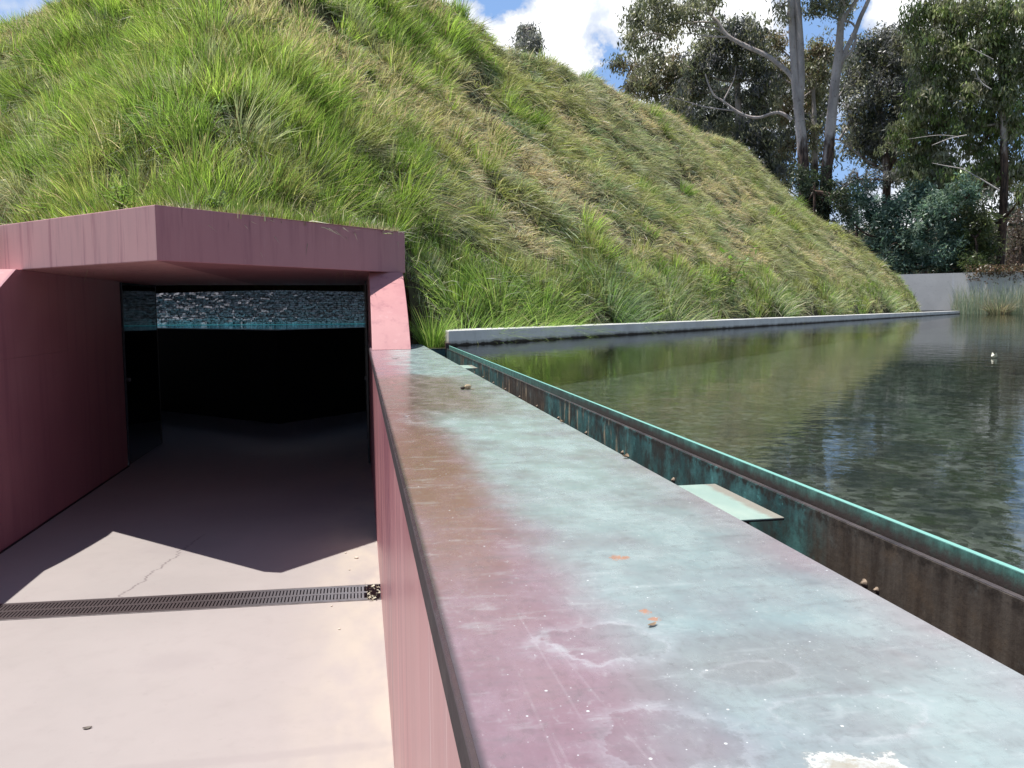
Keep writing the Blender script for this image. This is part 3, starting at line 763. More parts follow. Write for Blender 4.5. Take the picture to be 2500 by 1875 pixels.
# ---- floor drain
def drain():
    t = thing('floor_drain', (AX, 4.8, ZF), 'grey slotted metal drain grate running across the ramp floor', 'drain')
    x0, x1 = -2.46, .012
    met = G('galvanised_steel'); o = met.xyz(); n = met.noise(30, 4, .6)
    c = met.mix(met.mr(o[0], -1.0, .05), (.075, .058, .06), (.22, .22, .24)); c = met.mix(met.mul(met.mr(n, .4, .7), .35), c, (.09, .075, .075))
    met.pbr(c, .5, .5, .25)
    m = MB()
    zb, zt = ZF-.02, ZF+.003
    a, b = DY0+.012, DY1-.012; mid = (a+b)/2
    for y0, y1 in ((a, a+.028), (mid-.013, mid+.013), (b-.028, b)): m.box(x0, x1, y0, y1, zb, zt)
    pitch = .0195; nb = int((x1-x0)/pitch)
    k = 0
    for y0, y1 in ((a+.028, mid-.013), (mid+.013, b-.028)):
        for i in range(nb):
            x = x0+i*pitch; m.box(x, x+.0125, y0+.0005, y1-.0005, zb, zt-.0005)
    shear = lambda q: (setattr(q, 'v', [(x, y+DSH*x, z) for x, y, z in q.v]), q)[1]
    link('grate', shear(m).me('grate'), met.m, t)
    fr = MB().box(XL+.001, XW-.001, DY0+.0005, DY0+.0115, ZF-.1, ZF+.002).box(XL+.001, XW-.001, DY1-.0115, DY1-.0005, ZF-.1, ZF+.002)
    link('frame', shear(fr).me('frame'), m_plain('drain_frame', (.17, .15, .15), .6), t)
    link('channel', shear(MB().box(XL, XW, DY0+.012, DY1-.012, ZF-.14, ZF-.1)).me('channel'), BLACK, t)
    # litter caught at the end
    m = MB()
    for i in range(46):
        x = random.uniform(.0, .082); y = random.uniform(DY0-.01, DY1); s = random.uniform(.006, .014)
        p = [(x+random.uniform(-s, s), y+random.uniform(-s*1.6, s*1.6), ZF-.004+random.uniform(.002, .02)) for _ in range(4)]
        m.add(p, [(0, 1, 2, 3)])
    tag(link('leaf_litter', m.me('leaf_litter'), m_plain('dry_litter', (.46, .43, .33), .8, .3, .4, 60), origin=(.05, 4.8, ZF)), 'crumpled dry litter caught in the right end of the drain', 'litter')
drain()


# ================================================================== vegetation
def blades(P, D, L, W, droop, cols, tipcols=None, nseg=3, face=None):
    """P root, D unit start direction, L length, W width, droop vector (added ~t^2 * L): n blades as tapered strips"""
    n = len(P)
    side = np.cross(D, rng.normal(size=(n, 3))); side /= np.linalg.norm(side, axis=1)[:, None]+1e-9
    ts = np.linspace(0, 1, nseg+1)
    V = []
    for t in ts[:-1]:
        c = P+L[:, None]*(t*D+t*t*droop); w = (W*(1-.75*t**1.5)*.5)[:, None]*side
        V += [c-w, c+w]
    V.append(P+L[:, None]*(D+droop)); V = np.stack(V, 1)
    nv = V.shape[1]; b = (np.arange(n)*nv)[:, None]
    Q = [np.concatenate([b+2*i, b+2*i+1, b+2*i+3, b+2*i+2], 1) for i in range(nseg-1)]
    T = [np.concatenate([b+2*nseg-2, b+2*nseg-1, b+2*nseg], 1)]
    C = np.repeat(cols[:, None], nv, 1)
    if tipcols is not None:
        tt = np.repeat(ts[:-1], 2).tolist()+[1.0]; tt = np.array(tt)[None, :, None]**1.5
        C = C*(1-tt)+tipcols[:, None]*tt
    return V.reshape(-1, 3), Q, T, C.reshape(-1, 3)


def merge(parts):
    V, Q, T, C = [], [], [], []; b = 0
    for v, q, t, c in parts:
        V.append(v); C.append(c); Q += [x+b for x in q]; T += [x+b for x in t]; b += len(v)
    return np.concatenate(V), [np.concatenate(Q), np.concatenate(T)], np.concatenate(C)


GREEN = np.array([.25, .43, .11]); YEL = np.array([.43, .52, .22]); GREY = np.array([.42, .51, .37]); STRAW = np.array([.78, .75, .61])
PINKS = np.array([.62, .50, .40]); OLIVE = np.array([.37, .44, .25]); BLUEG = np.array([.22, .33, .21]); LIME = np.array([.40, .62, .16])

def downslope(x, y):
    dx, dy = x-AX, y-YC
    g = np.stack([np.sign(dx), np.sign(dy), np.zeros_like(dx)], -1)
    # soften across the hips
    k = np.clip(np.abs(dx)/1.5, 0, 1)[:, None]; g[:, 0:1] *= k
    g[:, 2] = -1.25
    return g/np.linalg.norm(g, axis=1)[:, None]


def grass():
    # tuft centres over the faces that can be seen from the ramp side, denser close by
    cand = rng.uniform([-22, 4.5], [23, 36], size=(170000, 2))
    x, y = cand.T; r = rdist(x, y)
    dist = np.hypot(x, y)
    vis = (r < 18.42+ER) & (r > 11.3+ER) & ((y < YC+.8) | ((x > 8) & (y < YC+6))) & (x > -19)
    # portal stays clear
    port = (x > -3.0) & (x < .53) & (r > 18.12+ER)
    port |= (x > -3.3) & (x < AX) & (r > 17.90+ER) & (y < 9)
    nearp = np.clip(1-np.maximum(np.maximum(-3.0-x, x-.53), (18.12+ER)-r)/.8, 0, 1)*(y < 10)
    vis &= ~port
    keep = rng.random(len(x)) < np.clip(6.5/dist, .32, 1)**.9*.50*(1+.9*(r > 17.9+ER))*np.where(x < -11, .35, 1)
    nearp = nearp[vis & keep]; x, y = x[vis & keep], y[vis & keep]; n = len(x); dist = np.hypot(x, y); r = rdist(x, y)
    z = mz(x, y)
    ds = downslope(x, y); nrm = np.stack([-ds[:, 0]*ds[:, 2], -ds[:, 1]*ds[:, 2], ds[:, 0]**2+ds[:, 1]**2], -1); nrm /= np.linalg.norm(nrm, axis=1)[:, None]
    # which sort of grass grows where
    f1 = vnoise(x, y, .55, 11); f2 = vnoise(x, y, 1.4, 12); f3 = vnoise(x, y, .32, 13)
    leftness = np.clip((AX+2.6-x+ (f1-.5)*3)/2.0, 0, 1)*np.clip(1.25-(x < -6)*.3, 0, 1)  # left of the near hip: fresh upright growth
    near_hip = np.exp(-((x-AX)/2.2)**2)*(f2 > .45)
    low = np.clip((r-17.5-ER)/.6, 0, 1)
    green = np.clip(leftness*.75+near_hip*.35+low*.55+(f2-.55)*.5, 0, 1)
    isg = rng.random(n) < green
    pal = np.zeros((n, 3)); u = rng.random(n)+ (f3-.5)*.9 + (f1-.5)*.5
    pal[:] = np.where((u < .40)[:, None], GREY, np.where((u < .62)[:, None], BLUEG*1.4, np.where((u < .85)[:, None], OLIVE, YEL)))
    far = np.clip((x-4)/8, 0, 1)[:, None]      # the far end of the slope is greener
    pal = pal*(1-far*.5)+(GREY*.45+YEL*.45)*far*.55
    gc = np.where((rng.random(n) < .25)[:, None], YEL, np.where((rng.random(n) < .30)[:, None], LIME, np.where((rng.random(n) < .22)[:, None], GREY, GREEN)))
    pal = np.where(isg[:, None], gc, pal)
    bare = (vnoise(x, y, 1.1, 21) > .80) & ~isg & (dist > 8)     # thatch hollows
    nb = np.where(isg, 150, 165)*np.clip(1.15-.012*dist, .7, 1)
    nb = np.where(bare, nb*.3, nb).astype(int)
    idx = np.repeat(np.arange(n), nb); m = len(idx)
    kind = isg[idx]
    rad = .10+.05*rng.random(m)
    ang = rng.uniform(0, 2*np.pi, m); rr = np.sqrt(rng.random(m))*rad
    N = nrm[idx]; DS = ds[idx]; CR = np.cross(N, DS)
    off = (np.cos(ang)*rr)[:, None]*DS+(np.sin(ang)*rr)[:, None]*CR
    xy = np.stack([x, y], -1)[idx]+off[:, :2]
    P = np.concatenate([xy, (mz(xy[:, 0], xy[:, 1])-.03)[:, None]], 1)
    out = off/(rad[:, None]+1e-6)
    UP = np.array([0, 0, 1.])
    hipd = np.exp(-((x-(1.0+(y-8)*.12))/1.5)**2)*(y < 16)*(dist > 6.5)
    th_ = np.clip((vnoise(x, y, 1.05, 31)-.60+.20*hipd)*5, 0, 1)[idx]*(low[idx] < .5)
    lay = rng.random(m) < np.where(kind, .14, .28)+.45*th_         # blades lying every which way
    D = N*np.where(kind, .35, .40)[:, None]+UP*np.where(kind, .95, .25)[:, None]+out*np.where(kind, .50, .85)[:, None]+DS*np.where(kind, .05, .32)[:, None]+rng.normal(size=(m, 3))*np.where(lay, .75, np.where(kind, .16, .30))[:, None]
    lean = rng.normal(size=(n, 3))*np.where(isg, .24, .46)[:, None]; lean[:, 0] += .14
    lean[:, :2] += low[:, None]*NIN*.60; lean[:, 1] += nearp*.5; lean[:, 2] += nearp*.4
    D += lean[idx]
    D /= np.linalg.norm(D, axis=1)[:, None]
    L = np.where(kind, rng.uniform(.20, .54, m), rng.uniform(.14, .42, m))*(rng.uniform(.65, 1.3, n)[idx])
    L *= (1-.34*low[idx])*(1-.62*nearp[idx])*np.where(lay, .8, 1)*(1-.35*th_)*.93
    dr = -UP*(np.where(kind, .20, .36)*(1-.5*low[idx])*(1-.6*nearp[idx]))[:, None]*rng.uniform(.2, 1.7, m)[:, None]+DS*(np.where(kind, .08, .18)*(1-low[idx])*(1-nearp[idx]))[:, None]
    d_ = dist[idx]
    W = np.clip(.0030+.00040*d_, .0046, .015)*np.exp(rng.normal(size=m)*.32)
    # colour is mixed blade by blade: dead straw among living green, more of it in the thatchy patches
    thatch = np.clip((vnoise(x, y, 1.05, 31)-.60+.20*hipd)*5, 0, 1)*(low < .5)
    ps = np.where(isg, .05, .14)+.60*thatch*np.where(isg, .7, 1)
    c = pal[idx]*(rng.uniform(.7, 1.25, n)[idx])[:, None]*rng.uniform(.45, 1.5, (m, 1))
    dead = rng.random(m) < ps[idx]
    dc = np.where(rng.random((m, 1)) < .86, STRAW, PINKS)
    c = np.where(dead[:, None], dc*rng.uniform(.6, 1.25, (m, 1)), c)
    brown = rng.random(m) < .07
    c = np.where(brown[:, None], np.array([.10, .075, .05]), c)
    tip = c*np.array([1.35, 1.15, 1.0]); base = c*np.array([.9, .8, .75])
    front = d_ < 15
    parts = [blades(P[front], D[front], L[front], W[front], dr[front], base[front], tip[front], 3), blades(P[~front], D[~front], L[~front], W[~front], dr[~front], base[~front], tip[~front], 2)]
    # stubby thatch between the tufts
    k = 90000
    xy = rng.uniform([-12, 4.5], [18, 25], size=(k*3, 2)); rr_ = rdist(xy[:, 0], xy[:, 1])
    ok = (rr_ < 18.4+ER) & (rr_ > 11.4+ER) & ~((xy[:, 0] > -2.95) & (xy[:, 0] < .47) & (rr_ > np.where(xy[:, 0] < AX, 17.95, 18.12)+ER)) & (rng.random(k*3) < np.clip(8/np.hypot(*xy.T), 0, 1))
    xy = xy[ok]; k = len(xy); DS = downslope(xy[:, 0], xy[:, 1])
    P = np.concatenate([xy, (mz(xy[:, 0], xy[:, 1])-.01)[:, None]], 1)
    D = DS*.8+UP*.5+rng.normal(size=(k, 3))*.6; D /= np.linalg.norm(D, axis=1)[:, None]
    cc = np.where(rng.random((k, 1)) < .6, STRAW*.8, GREY)*rng.uniform(.5, 1.2, (k, 1))
    parts.append(blades(P, D, rng.uniform(.12, .32, k), np.full(k, .008), -UP*.3+0*D, cc, cc*1.2, 2))
    V, F, C = merge(parts)
    print('grass blades', m+k)
    tag(link('grass', np_mesh('grass', V, F, C), BLADE), kind='stuff', label='long rank green and straw-coloured grass covering the mound')
grass()


def tussock(pos, n, h, spread, cols, label, lean=(0, 0, 0), name='grass_tussock', rad=.07, wd=.006, group='bright grass tussocks along the foot of the mound', cat='grass tussock', droop=.35, slope=False):
    pos = np.array(pos, float)
    a = rng.uniform(0, 2*np.pi, n); rr = np.sqrt(rng.random(n))
    out = np.stack([np.cos(a)*rr, np.sin(a)*rr, 0*a], -1)
    P = pos+out*rad
    if slope: P[:, 2] = np.maximum(mz(P[:, 0], P[:, 1]), -.34)-.03; P = P[(P[:, 0] > .42)] if pos[0] < 1.2 else P; n = len(P); out = out[:n]
    D = out*spread+np.array([0, 0, 1.])+rng.normal(size=(n, 3))*.10+np.array(lean); D /= np.linalg.norm(D, axis=1)[:, None]
    L = h*rng.uniform(.45, 1.1, n)
    c = np.array(cols)[rng.integers(0, len(cols), n)]*rng.uniform(.7, 1.3, (n, 1))
    dr = -np.array([0, 0, 1.])*(droop*rng.uniform(.2, 1.8, n))[:, None]+out*(droop*.7)
    V, Q, T, C = blades(P, D, L, wd*rng.uniform(.6, 1.3, n), dr, c*.85, c*np.array([1.25, 1.15, 1]), 4)
    o = link(name, np_mesh(name, V, [np.concatenate(Q), np.concatenate(T)], C), BLADE, origin=tuple(pos))
    return tag(o, label, cat, group)


def tussocks():
    # (distance along the kerb from its near end, set back, height)
    foot = lambda t, s: P0+B*t+NIN*(.46+s*.45)
    rows = [(-.32, .28, .50, 420, 'tall upright lime-green tussock right beside the entrance pier'),
            (.85, .20, .58, 1500, 'lime-green tussock at the near end of the kerb'),
            (1.50, .30, .62, 1700, 'bushy lime-green tussock second along from the near end of the kerb'),
            (2.25, .25, .62, 1800, 'wide arching lime-green tussock third along the kerb, left of a dark hollow'),
            (3.9, .45, .68, 1700, 'tall dark green arching tussock just right of the dark hollow on the kerb'),
            (5.6, .4, .58, 1300, 'green tussock behind the kerb between the dark arching tussock and the leafy weed'),
            (10.5, .6, .6, 700, 'green tussock behind the kerb just beyond the leafy weed'),
            (14.5, .6, .6, 600, 'pale green tussock behind the kerb halfway to its far end'),
            (21, .6, .7, 500, 'farthest bright tussock, near the far corner of the mound')]
    for i, (t, s, h, n, lab) in enumerate(rows):
        p = foot(t, s) if i else np.array([.60, 6.98]); z = float(mz(np.array([p[0]]), np.array([p[1]]))[0])-.04
        cols = [LIME, YEL, GREEN] if i < 4 else ([BLUEG, GREEN, GREY] if i == 4 else [GREEN, GREY, YEL, STRAW, GREY])
        tussock((p[0], p[1], max(z, -.34)), n, h, .95 if i else .42, cols, lab, lean=(-.10, .12, .1) if i else (.0, .02, .12), wd=.0046+.0005*t, rad=.34 if i else .09, droop=.55 if i else .3, slope=i > 0)
tussocks()


def weed(pos, h, label, n=40, col=(.22, .36, .08), lf=.06):
    t = thing('leafy_weed', tuple(pos), label, 'weed', 'leafy weeds in the grass')
    pos = np.array(pos); paths = []; LV, LF, LC = [], [], []; b = 0
    for i in range(7):
        a = rng.uniform(0, 6.28); tip = pos+np.array([math.cos(a)*h*.5, math.sin(a)*h*.5, h*rng.uniform(.6, 1.1)])
        mid = (pos+tip)/2+np.array([0, 0, h*.12]); paths.append(([pos, mid, tip], [.004, .003, .0015]))
        for j in range(n//7):
            u = rng.uniform(.25, 1); p = pos*(1-u)+tip*u+rng.normal(size=3)*h*.06
            d = rng.normal(size=3); d[2] = abs(d[2])*.3; d /= np.linalg.norm(d); s = np.cross(d, [0, 0, 1]); s /= np.linalg.norm(s)+1e-9
            l = lf*rng.uniform(.6, 1.3)
            LV += [p, p+d*l*.35+s*l*.3, p+d*l*.75+s*l*.22+np.array([0, 0, -.1*l]), p+d*l, p+d*l*.75-s*l*.22+np.array([0, 0, -.1*l]), p+d*l*.35-s*l*.3]
            LF.append([b, b+1, b+2, b+3, b+4, b+5]); b += 6; LC += [np.array(col)*rng.uniform(.7, 1.3)]*6
    V, F = tubes(paths, 5); link('stem', np_mesh('stem', V, F, np.tile(np.array(col)*.6, (len(V), 1))), BLADE, t)
    link('leaves', np_mesh('leaves', np.array(LV), [np.array(LF)], np.array(LC)), BLADE, t)


def weeds():
    p = P0+B*8.0+NIN*.55; weed((p[0], p[1], float(mz(p[0:1], p[1:2])[0])+.1), .75, 'pale leafy weed standing in the grass above the middle of the kerb', 90, lf=.11)
    weed((-1.62, 6.25, .68), .20, 'small bright leafy weed on the left slope of the entrance roof edge', 70, lf=.045)
    weed((-.98, 6.2, .68), .15, 'small grey-green weed just behind the corner of the entrance roof', 60, col=(.25, .33, .16), lf=.04)
weeds()


# ---- reeds, dry clump and creeper at the far wall
def far_planting():
    a = np.array([25.523, 33.426]); b = np.array([27.953, 30.986]); d = (b-a)/np.linalg.norm(b-a); n_ = np.array([d[1], -d[0]])
    if n_[1] > 0: n_ = -n_
    k = 3600
    u = .8+np.abs(rng.random(k))**.9*9; s = rng.uniform(.4, 3.2, k)*np.clip((u-.3)/2.0, .25, 1)
    P = np.concatenate([a+d*u[:, None]+n_*s[:, None], np.full((k, 1), ZWAT-.1)], 1)
    D = np.stack([rng.normal(size=k)*.09, rng.normal(size=k)*.09, np.ones(k)], -1); D /= np.linalg.norm(D, axis=1)[:, None]
    c = np.where(rng.random((k, 1)) < .7, np.array([.30, .36, .30]), np.array([.50, .46, .36]))*rng.uniform(.7, 1.4, (k, 1))
    bend = rng.normal(size=(k, 3))*.12; bend[:, 2] = -np.abs(bend[:, 2])
    V, Q, T, C = blades(P, D, rng.uniform(.7, 1.75, k), np.full(k, .017), bend, c, c*1.1, 3)
    tag(link('reeds', np_mesh('reeds', V, [np.concatenate(Q), np.concatenate(T)], C), BLADE), kind='stuff', label='grey-green reeds standing in the far corner of the pool')
    p = px(2440, 765, 38.5)
    tussock((p[0], p[1], ZWAT-.03), 420, .85, .55, [STRAW*.55, PINKS*.6, GREY*.5], 'dead straw-coloured reed clump in the water in front of the green reeds', name='dry_reeds', rad=.35, wd=.02, group='reeds', cat='reed clump')
    # creeper with red-brown leaves hanging over the wall top
    k = 5200
    u = 1.2+rng.random(k)**.8*10; drop = rng.exponential(.14, k)
    P = np.concatenate([a+d*u[:, None]-n_*(rng.uniform(-.12, .5, k)*(drop < .1))[:, None]+n_*.04, (1.62+rng.uniform(-.08, .22, k)*(drop < .15)-drop)[:, None]], 1)
    D = rng.normal(size=(k, 3)); D /= np.linalg.norm(D, axis=1)[:, None]
    c = np.where(rng.random((k, 1)) < .6, np.array([.20, .12, .08]), np.array([.13, .12, .07]))*rng.uniform(.5, 1.5, (k, 1))
    V, Q, T, C = blades(P, D, rng.uniform(.07, .13, k), np.full(k, .05), 0*D, c, c, 2)
    tag(link('creeper', np_mesh('creeper', V, [np.concatenate(Q), np.concatenate(T)], C), LEAF), kind='stuff', label='rust-brown creeper spilling over the top of the retaining wall')
far_planting()


# ---- trees
def leaves_in(blobs, dens, size, cols, droop=.8, clump=.45, shell=.55):
    """blobs: (centre, radii, weight). leaves hang in small bunches through each blob, fuller near its skin"""
    Vs, Cs = [], []; 
    for (c, rad, w) in blobs:
        c = np.array(c, float); rad = np.array(rad, float)
        nb = max(4, int(dens*w*rad.prod()**(2/3)*64))
        d = rng.normal(size=(nb, 3)); d /= np.linalg.norm(d, axis=1)[:, None]
        rr = rng.random(nb)**(shell)
        rr *= 1+.22*np.sin(d[:, 0]*5+c[0])*np.sin(d[:, 2]*6+c[1])
        bc = c+d*rad*rr[:, None]; ncol = len(cols)
        bcol = np.array(cols)[rng.integers(0, ncol, nb)]*rng.uniform(.65, 1.4, (nb, 1))
        per = rng.integers(18, 46, nb); idx = np.repeat(np.arange(nb), per); m = len(idx)
        sz = clump*rng.uniform(.5, 1.3, nb)[idx][:, None]
        off = np.clip(rng.normal(size=(m, 3)), -1.5, 1.5)*sz*np.array([.5, .5, .42]); off[:, 2] -= np.abs(off[:, 0]+off[:, 1])*.25
        P = bc[idx]+off
        D = rng.normal(size=(m, 3))*(1-droop*.62); D[:, 2] -= droop*1.1; D /= np.linalg.norm(D, axis=1)[:, None]
        s = np.cross(D, rng.normal(size=(m, 3))); s /= np.linalg.norm(s, axis=1)[:, None]+1e-9
        l = (size*rng.uniform(.6, 1.35, m))[:, None]; wv = l*.15
        V = np.stack([P, P+D*l*.5+s*wv, P+D*l, P+D*l*.5-s*wv], 1)
        Vs.append(V.reshape(-1, 3)); cc = bcol[idx]*rng.uniform(.7, 1.35, (m, 1)); Cs.append(np.repeat(cc[:, None], 4, 1).reshape(-1, 3))
    V = np.concatenate(Vs); n = len(V)//4; print('leaves', n); return V, [np.arange(n*4).reshape(-1, 4)], np.concatenate(Cs)


def twigs(start_pts, blobs, n=10, r=.035):
    """limbs from given trunk points out into the blobs"""
    paths = []
    for (c, rad, w) in blobs:
        c = np.array(c, float); rad = np.array(rad, float)
        sp = np.array(min(start_pts, key=lambda p: np.linalg.norm(np.array(p)-c-np.array([0, 0, -rad[2]*.6]))), float)
        hub = c-np.array([0, 0, rad[2]*.35])
        mid = (sp+hub)/2+rng.normal(size=3)*.25*np.linalg.norm(hub-sp)*.4
        paths.append(([sp, mid, hub], [r*2.0, r*1.6, r*1.1]))
        for i in range(n):
            d = rng.normal(size=3); d[2] = abs(d[2])*.8+.1; d /= np.linalg.norm(d)
            e = hub+d*rad*rng.uniform(.6, .95)
            paths.append(([hub, (hub+e)/2+rng.normal(size=3)*.15*rad.mean(), e], [r, r*.6, r*.25]))
    return paths


def blobs_px(lst, dist, depth=.8, w=1):
    """(px, py, rx, ry[, dd]) measured in photo pixels"""
    out = []
    for q in lst:
        x, y, rx, ry = q[:4]; dd = q[4] if len(q) > 4 else rng.uniform(-1.2, 1.2)
        c = px(x, y, dist+dd); Zc = float(np.dot(c, np.array(fw))); k = Zc/FPX
        rx, ry = rx*1.1, ry*1.1; out.append((c, (rx*k, max(rx, ry)*k*depth, ry*k), w))
    return out


def tree(label, dist, trunk, limbs, bl, cols, dens=1.0, size=.24, droop=.8, name='gum_tree', cat='tree', group='gum trees beyond the mound', ntw=8, r=.035, bark=None, clump=.55, base_z=1.40):
    """trunk/limbs: lists of (px,py,radius m) polylines at `dist`"""
    P = [([px(x, y, dist+dd) for x, y, rr, *q in pl for dd in [(q[0] if q else 0)]], [q[2]*.86 for q in pl]) for pl in trunk]
    root = P[0][0][0].copy()
    lowest = np.array([root[0], root[1], base_z])
    if root[2] > base_z+.2:
        P[0][0].insert(0, lowest+(root-lowest)*0); P[0][1].insert(0, P[0][1][0]*1.15)
    t = thing(name, tuple(lowest), label, cat, group)
    V, F = tubes(P, 12, .06); link('trunk', np_mesh('trunk', V, F, smooth=True), bark or BARK, t)
    dead = [pl for pl in limbs if len(pl[0]) > 3]; limbs = [pl for pl in limbs if len(pl[0]) <= 3]
    for pl in dead:
        V, F = tubes([([px(q[0], q[1], dist+q[3]) for q in pl], [q[2]*.7 for q in pl])], 6, .05); link('dead_branch', np_mesh('dead_branch', V, F, smooth=True), DEAD, t)
    LP = [([px(x, y, dist+(q[0] if q else 0)) for x, y, rr, *q in pl], [q[2] for q in pl]) for pl in limbs]
    B_ = blobs_px(bl, dist)
    pts = [p for pp, _ in P for p in pp[len(pp)//3:]]+[p for pp, _ in LP for p in pp]
    LP += twigs(pts, B_, ntw, r)
    V, F = tubes(LP, 7, .05); link('branches', np_mesh('branches', V, F, smooth=True), bark or BARK, t)
    V, F, C = leaves_in(B_, dens, size, cols, droop, clump)
    link('crown', np_mesh('crown', V, F, C), LEAF, t)
    return t


GL1 = [(0.221, 0.231, 0.149), (0.299, 0.300, 0.207), (0.182, 0.200, 0.127), (0.416, 0.400, 0.299)]
GLG = [(0.234, 0.312, 0.110), (0.312, 0.388, 0.154), (0.182, 0.250, 0.099), (0.468, 0.500, 0.286)]
GLB = [(0.125, 0.144, 0.144), (0.175, 0.180, 0.192), (0.237, 0.228, 0.252)]
GLR = [(0.300, 0.216, 0.144), (0.240, 0.204, 0.144), (0.288, 0.264, 0.204)]
SHB = [(0.138, 0.225, 0.192), (0.225, 0.325, 0.276), (0.112, 0.175, 0.150), (0.375, 0.475, 0.408)]
SHD = [(0.104, 0.143, 0.060), (0.169, 0.195, 0.084), (0.130, 0.143, 0.084)]


def trees():
    D = 44.0
    # tall gum with a forked trunk and two long limbs
    tree('tall pale gum with twin trunks and two long limbs reaching left over the mound', D,
         [[(1966, 560, .36), (1963, 430, .32), (1958, 352, .30), (1948, 250, .27), (1941, 190, .22), (1936, 108, .20), (1931, 0, .19), (1926, -120, .17), (1920, -260, .13)],
          [(1950, 270, .24), (1956, 190, .21), (1952, 81, .20), (1946, 0, .19), (1944, -140, .16), (1950, -280, .12)]],
         [[(1944, 205, .13), (1925, 178, .12), (1901, 157, .115), (1871, 135, .11), (1825, 114, .105), (1776, 87, .10), (1752, 54, .09), (1736, 38, .07), (1717, 11, .06), (1700, -25, .04)],
          [(1776, 87, .07), (1750, 70, .05), (1717, 65, .04), (1662, 54, .025), (1600, 50, .015)],
          [(1782, 90, .06), (1730, 89, .035), (1680, 82, .02), (1620, 86, .012)],
          [(1752, 54, .06), (1700, 54, .04), (1652, 57, .03), (1590, 20, .015)],
          [(1740, 42, .05), (1738, 10, .03), (1730, -30, .02)],
          [(1736, 38, .04), (1700, 25, .03), (1660, 15, .02), (1600, -10, .012)],
          [(1934, 293, .09), (1910, 277, .085), (1888, 276, .08), (1852, 287, .075), (1820, 282, .07), (1793, 268, .065), (1766, 247, .055), (1744, 233, .045), (1730, 206, .04), (1722, 180, .02)],
          [(1766, 247, .05), (1780, 220, .04), (1793, 190, .025), (1797, 160, .012)],
          [(1793, 270, .045), (1755, 266, .035), (1717, 260, .03), (1663, 244, .018), (1620, 232, .01)]],
         [(1555, 35, 32, 42), (1600, 15, 40, 40), (1650, 25, 40, 32), (1690, 0, 35, 30), (1600, 72, 28, 28), (1545, 88, 20, 36), (1640, 75, 30, 22), (1700, 50, 25, 20), (1565, 122, 10, 22), (1735, -10, 30, 28), (1907, 12, 18, 20), (1920, 35, 9, 16),
          (1840, -120, 90, 40), (1960, -190, 90, 60)],
         GL1, .75, .24, .85, ntw=7, r=.025)
    tree('leaning pale gum with pinkish forked upper limbs, right of the twin-trunked gum', D+.6,
         [[(2008, 560, .36), (2014, 470, .33), (2022, 380, .31), (2029, 298, .29), (2036, 230, .27), (2044, 163, .26), (2048, 122, .23), (2053, 54, .19), (2057, 0, .17), (2066, -130, .13), (2080, -260, .09)],
          [(2046, 160, .17), (2058, 140, .15), (2068, 117, .145), (2087, 79, .13), (2101, 41, .12), (2120, 0, .11), (2150, -80, .08), (2190, -170, .05)]],
         [[(2052, 165, .09), (2060, 143, .085), (2074, 130, .08), (2086, 110, .07), (2090, 85, .05)],
          [(2056, 50, .10), (2074, 24, .09), (2090, 0, .08), (2120, -60, .05)],
          [(2058, 48, .06), (2078, 55, .05), (2088, 66, .05)],
          [(2048, 48, .04), (2020, 38, .03), (1990, 34, .02), (1950, 33, .012)],
          [(2048, 36, .04), (2015, 18, .03), (1980, 8, .02)]],
         [(1995, 8, 34, 20), (2030, 12, 24, 18), (1975, 22, 14, 8), (2070, 10, 16, 16), (2040, -30, 60, 30), (2150, -110, 80, 50), (2065, 38, 8, 8)],
         GL1, .8, .22, .6, ntw=6, r=.02)
    # the row behind
    tree('dense grey-green gum rising highest behind the long upper limb', D+7, [[(1800, 480, .28), (1805, 330, .25), (1800, 200, .2), (1795, 100, .1)]], [],
         [(1780, 75, 60, 50), (1840, 95, 50, 55), (1740, 110, 50, 50), (1800, 150, 75, 45), (1700, 150, 40, 50), (1865, 165, 30, 60), (1690, 215, 45, 45), (1850, 240, 45, 45), (1700, 330, 45, 40), (1640, 270, 40, 50), (1780, 330, 60, 45), (1860, 330, 50, 50), (1885, 405, 45, 45), (1830, 395, 60, 40)],
         GL1+GLB, .62, .27, .8)
    tree('rounded brownish gum just over the slope of the mound, left end of the row', D+9, [[(1600, 420, .24), (1605, 300, .2), (1600, 200, .12)]], [],
         [(1520, 148, 24, 26), (1555, 175, 28, 30), (1605, 140, 40, 36), (1645, 170, 40, 45), (1585, 200, 45, 40), (1650, 235, 45, 45), (1545, 205, 22, 26)],
         GL1+GLR, .75, .26, .8)
    tree('slender gum with rust-tinted crown showing between the two pale gums', D+8, [[(1990, 520, .22), (1990, 350, .18), (1985, 220, .12)]], [],
         [(1985, 120, 30, 26), (2020, 115, 32, 34), (1960, 150, 30, 34), (2000, 175, 40, 34), (1985, 235, 36, 36), (1900, 100, 22, 32), (1910, 170, 28, 36), (1915, 260, 30, 40), (1985, 320, 34, 34), (1925, 350, 30, 40)],
         GLR+GL1, .62, .26, .75)
    tree('dark blue-grey gum filling the gap right of the leaning gum', D+6, [[(2160, 560, .26), (2165, 420, .24), (2150, 300, .2), (2140, 180, .1)]],
         [[(2165, 420, .1), (2100, 380, .06), (2050, 340, .04)], [(2163, 430, .12), (2190, 380, .08), (2220, 340, .05)]],
         [(2110, 110, 38, 32), (2160, 95, 40, 34), (2205, 110, 30, 36), (2130, 160, 50, 40), (2190, 165, 42, 45), (2100, 200, 38, 30), (2150, 230, 60, 50), (2210, 235, 35, 50), (2120, 290, 60, 42), (2180, 310, 50, 50), (2100, 345, 40, 30), (2160, 372, 50, 30), (2080, 260, 25, 30)],
         GLB+GLB+GL1, .85, .24, .6)
